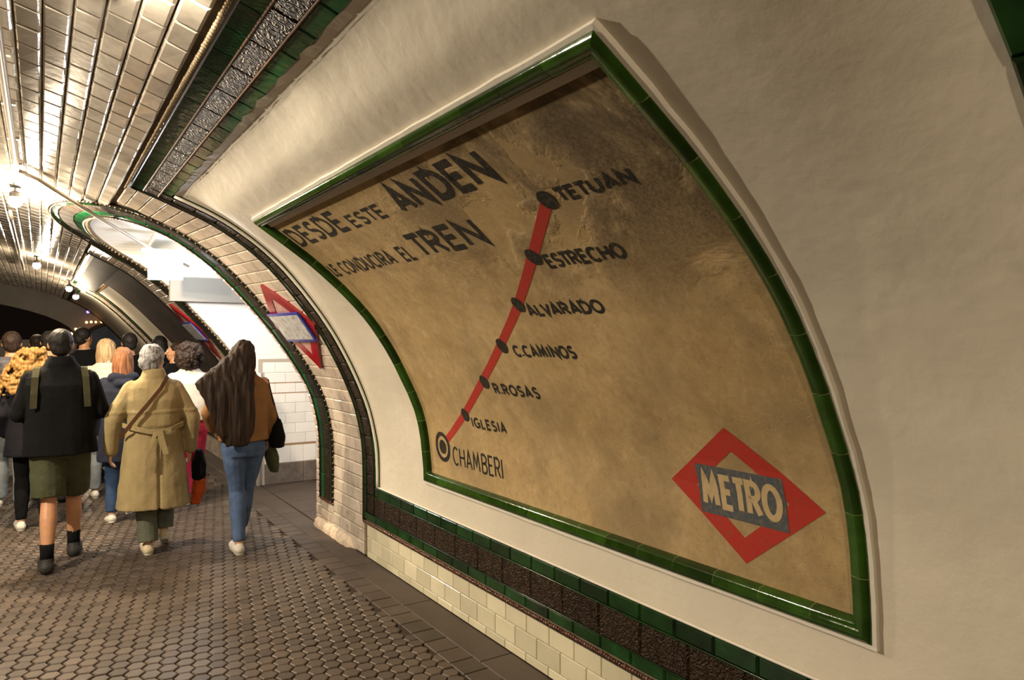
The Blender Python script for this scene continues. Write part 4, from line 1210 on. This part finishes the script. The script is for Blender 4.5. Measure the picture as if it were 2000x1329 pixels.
for (x, y, z) in pts: vv += [(x, y-.006, z+.020), (x, y-.006, z-.018)]
g.add(vv, [(2*i, 2*i+1, 2*i+3, 2*i+2) for i in range(len(pts)-1)])
g.add([(.00, -.212, 1.06), (.05, -.212, 1.06), (.095, -.232, .86), (.055, -.232, .85)], [(0, 1, 2, 3)]); g.add([(.02, -.210, 1.05), (-.02, -.210, 1.03), (-.05, -.235, .76), (-.09, -.235, .77)], [(0, 1, 2, 3)])
o = g.build('coat_belt', C_TRENCH, p2); md = o.modifiers.new('s', 'SOLIDIFY'); md.thickness = .010
# what she carries
cl_ = tag(empty('folded_jacket', (1.090, 6.40, .76)), 'black jacket with orange lining hanging from the hand of the person in khaki', 'jacket')
g = MB(); loft(g, [(0, 0, -.22, .055, .09), (0, 0, -.08, .050, .08), (0, 0, .02, .022, .03)], 14); fuse(g, 'black_shell', C_BLACK, cl_, .009, 1, fold(.012, 16, 10))
g = MB(); loft(g, [(-.035, -.02, -.42, .030, .07), (.0, -.01, -.32, .052, .09), (.01, 0, -.18, .045, .08)], 14); o = fuse(g, 'lining', C_ORANGE, cl_, .009, 1, fold(.014, 18, 12)); o['label'] = 'orange lining'
# 3 long-haired woman
p3, s3 = make_person('woman with very long dark brown hair in a tan top, blue jeans and white sneakers', (1.350, 5.98, 0), 1.665, rz=-.06, fem=True, top=C_TAN, bot=C_JEANS, shoe=C_SHOEW, hair='sweep', hm=H_BROWN, skin=SKIN_L,
    legs=(((-.045, .05, .50), (-.045, -.06, .085), 0.), ((.06, .22, .49), (.055, .42, .10), -.1)), arms=(((-.28, .0, 1.17), (-.215, .16, 1.02)), ((.215, -.02, 1.13), (.205, .06, .93))),
    top_z0=.93, top_w=1.12, flare=.01, sleeve=.055, tl_r=(.100, .064, .046), vox=.008, names=('top', 'jeans', 'sneaker'))
for q in (-1, 1):
    g = MB(); g.box((-.045 if q < 0 else .0, -.012, -.09), (.045 if q > 0 else .0, .0, .055)); 
hb_ = tag(empty('handbag', (1.610, 5.98, .94)), 'small black shoulder bag at the right hip of the long-haired woman', 'bag')
g = MB(); loft(g, [(0, 0, -.13, .055, .085), (.0, 0, -.05, .065, .10), (0, 0, .06, .045, .075), (0, 0, .10, .025, .05)], 18); fuse(g, 'bag_body', C_BLACK, hb_, .008, 2, fold(.006, 20, 12))
g = MB(); g.tube([(.0, -.05, .09), (-.05, -.06, .25), (-.08, -.03, .42), (-.07, .03, .42), (-.03, .05, .25), (.0, .05, .09)], .009, 8); g.build('strap', C_BLACK, hb_, True)
gr_ = tag(empty('olive_cloth', (1.59, 6.06, .76)), 'olive cloth hanging below the black shoulder bag', 'cloth')
g = MB(); loft(g, [(.02, 0, -.16, .03, .06), (0, 0, -.05, .055, .08), (-.01, 0, .06, .04, .05)], 14); fuse(g, 'cloth', C_OLIVE, gr_, .009, 1, fold(.012, 16, 10))

# 4.. the crowd ahead
make_person('woman with big golden curls in a black coat, black leggings and white sneakers', (-.058, 7.75, 0), 1.60, rz=.05, fem=True, top=C_DBLACK, bot=C_BLACK, shoe=C_SHOEW, hair='mane', hm=H_GOLD, skin=SKIN_L,
    legs=(((-.09, .03, .50), (-.10, -.05, .085), 0.), ((.09, .12, .48), (.09, -.10, .11), .3)), top_z0=.72, top_w=1.18, flare=.04, sleeve=.066, tl_r=(.095, .062, .044), names=('coat', 'leggings', 'sneaker'))
make_person('man in a grey puffer jacket and pale jeans at the left edge of the picture', (-.24, 8.60, 0), 1.75, top=C_PUFF, bot=C_LJEANS, shoe=C_SHOEW, hair='short', hm=H_BROWN, skin=SKIN,
    legs=(((-.11, .22, .50), (-.12, .30, .09), 0.), ((.085, .02, .50), (.09, -.06, .085), 0.)), top_z0=.86, top_w=1.2, sleeve=.072, tl_r=(.11, .085, .08), names=('puffer_jacket', 'jeans', 'sneaker'), puff=True, hood=True)
make_person('black-haired man half hidden to the left of the man in shorts', (.077, 9.0, 0), 1.76, top=C_BLACK, bot=C_DJEANS, hair='short', hm=H_BLACK)
make_person('tall man in a black coat with head turned aside, right of the man in shorts', (.444, 10.2, 0), 1.82, rz=.2, top=C_BLACK, bot=C_DJEANS, hair='short', hm=H_BLACK, top_z0=.7, top_w=1.15, head_turn=-.9)
make_person('blond person in a cream padded jacket', (.577, 8.75, 0), 1.68, fem=True, top=C_CREAM, bot=C_LJEANS, shoe=C_SHOEW, hair='bob', hm=H_BLOND, skin=SKIN_L, top_w=1.15, sleeve=.07, puff=True, collar=True)
make_person('auburn-haired woman in a hooded navy coat, dark jeans and white-heeled shoes', (.638, 7.6, 0), 1.60, fem=True, top=C_NAVY, bot=C_DJEANS, shoe=C_SHOEW, hair='long', hm=H_RED, skin=SKIN_L,
    legs=(((-.085, .05, .49), (-.10, -.02, .085), .2), ((.08, .25, .49), (.08, .32, .085), 0.)), top_z0=.62, top_w=1.2, flare=.03, sleeve=.07, tl_r=(.10, .075, .06), hood=True, names=('coat', 'jeans', 'shoe'))
make_person('person with round black hair in the crowd behind the auburn-haired woman', (.857, 9.4, 0), 1.75, top=C_BLACK, bot=C_DJEANS, hair='short', hm=H_BLACK)
make_person('dark-haired person beyond the grey-haired one, left of the painted arch', (1.297, 10.4, 0), 1.72, fem=True, top=C_DBLACK, bot=C_BLACK, hair='bob', hm=H_BLACK)
make_person('person glancing left with face lit, in black, just left of the curly dark-haired woman', (1.324, 9.3, 0), 1.64, rz=.3, top=C_BLACK, bot=C_DJEANS, hair='short', hm=H_BROWN, head_turn=1.1, skin=SKIN)
make_person('woman with curly dark hair in a white top, raspberry trousers and tan shoes', (1.273, 8.0, 0), 1.62, rz=-.05, fem=True, top=C_WHITE, bot=C_PINK, shoe=C_SHOET, hair='curly', hm=H_BROWN, skin=SKIN_L,
    legs=(((-.06, .05, .50), (-.03, -.02, .09), 0.), ((.09, .18, .49), (.09, .10, .13), .4)), top_z0=.93, top_w=1.22, sleeve=.062, tl_r=(.11, .085, .075), names=('top', 'trousers', 'shoe'))
make_person('distant person with dark hair tied up, beyond the golden curls', (-.045, 11.3, 0), 1.74, fem=True, top=C_STRAP, bot=C_BLACK, hair='bun', hm=H_BROWN)
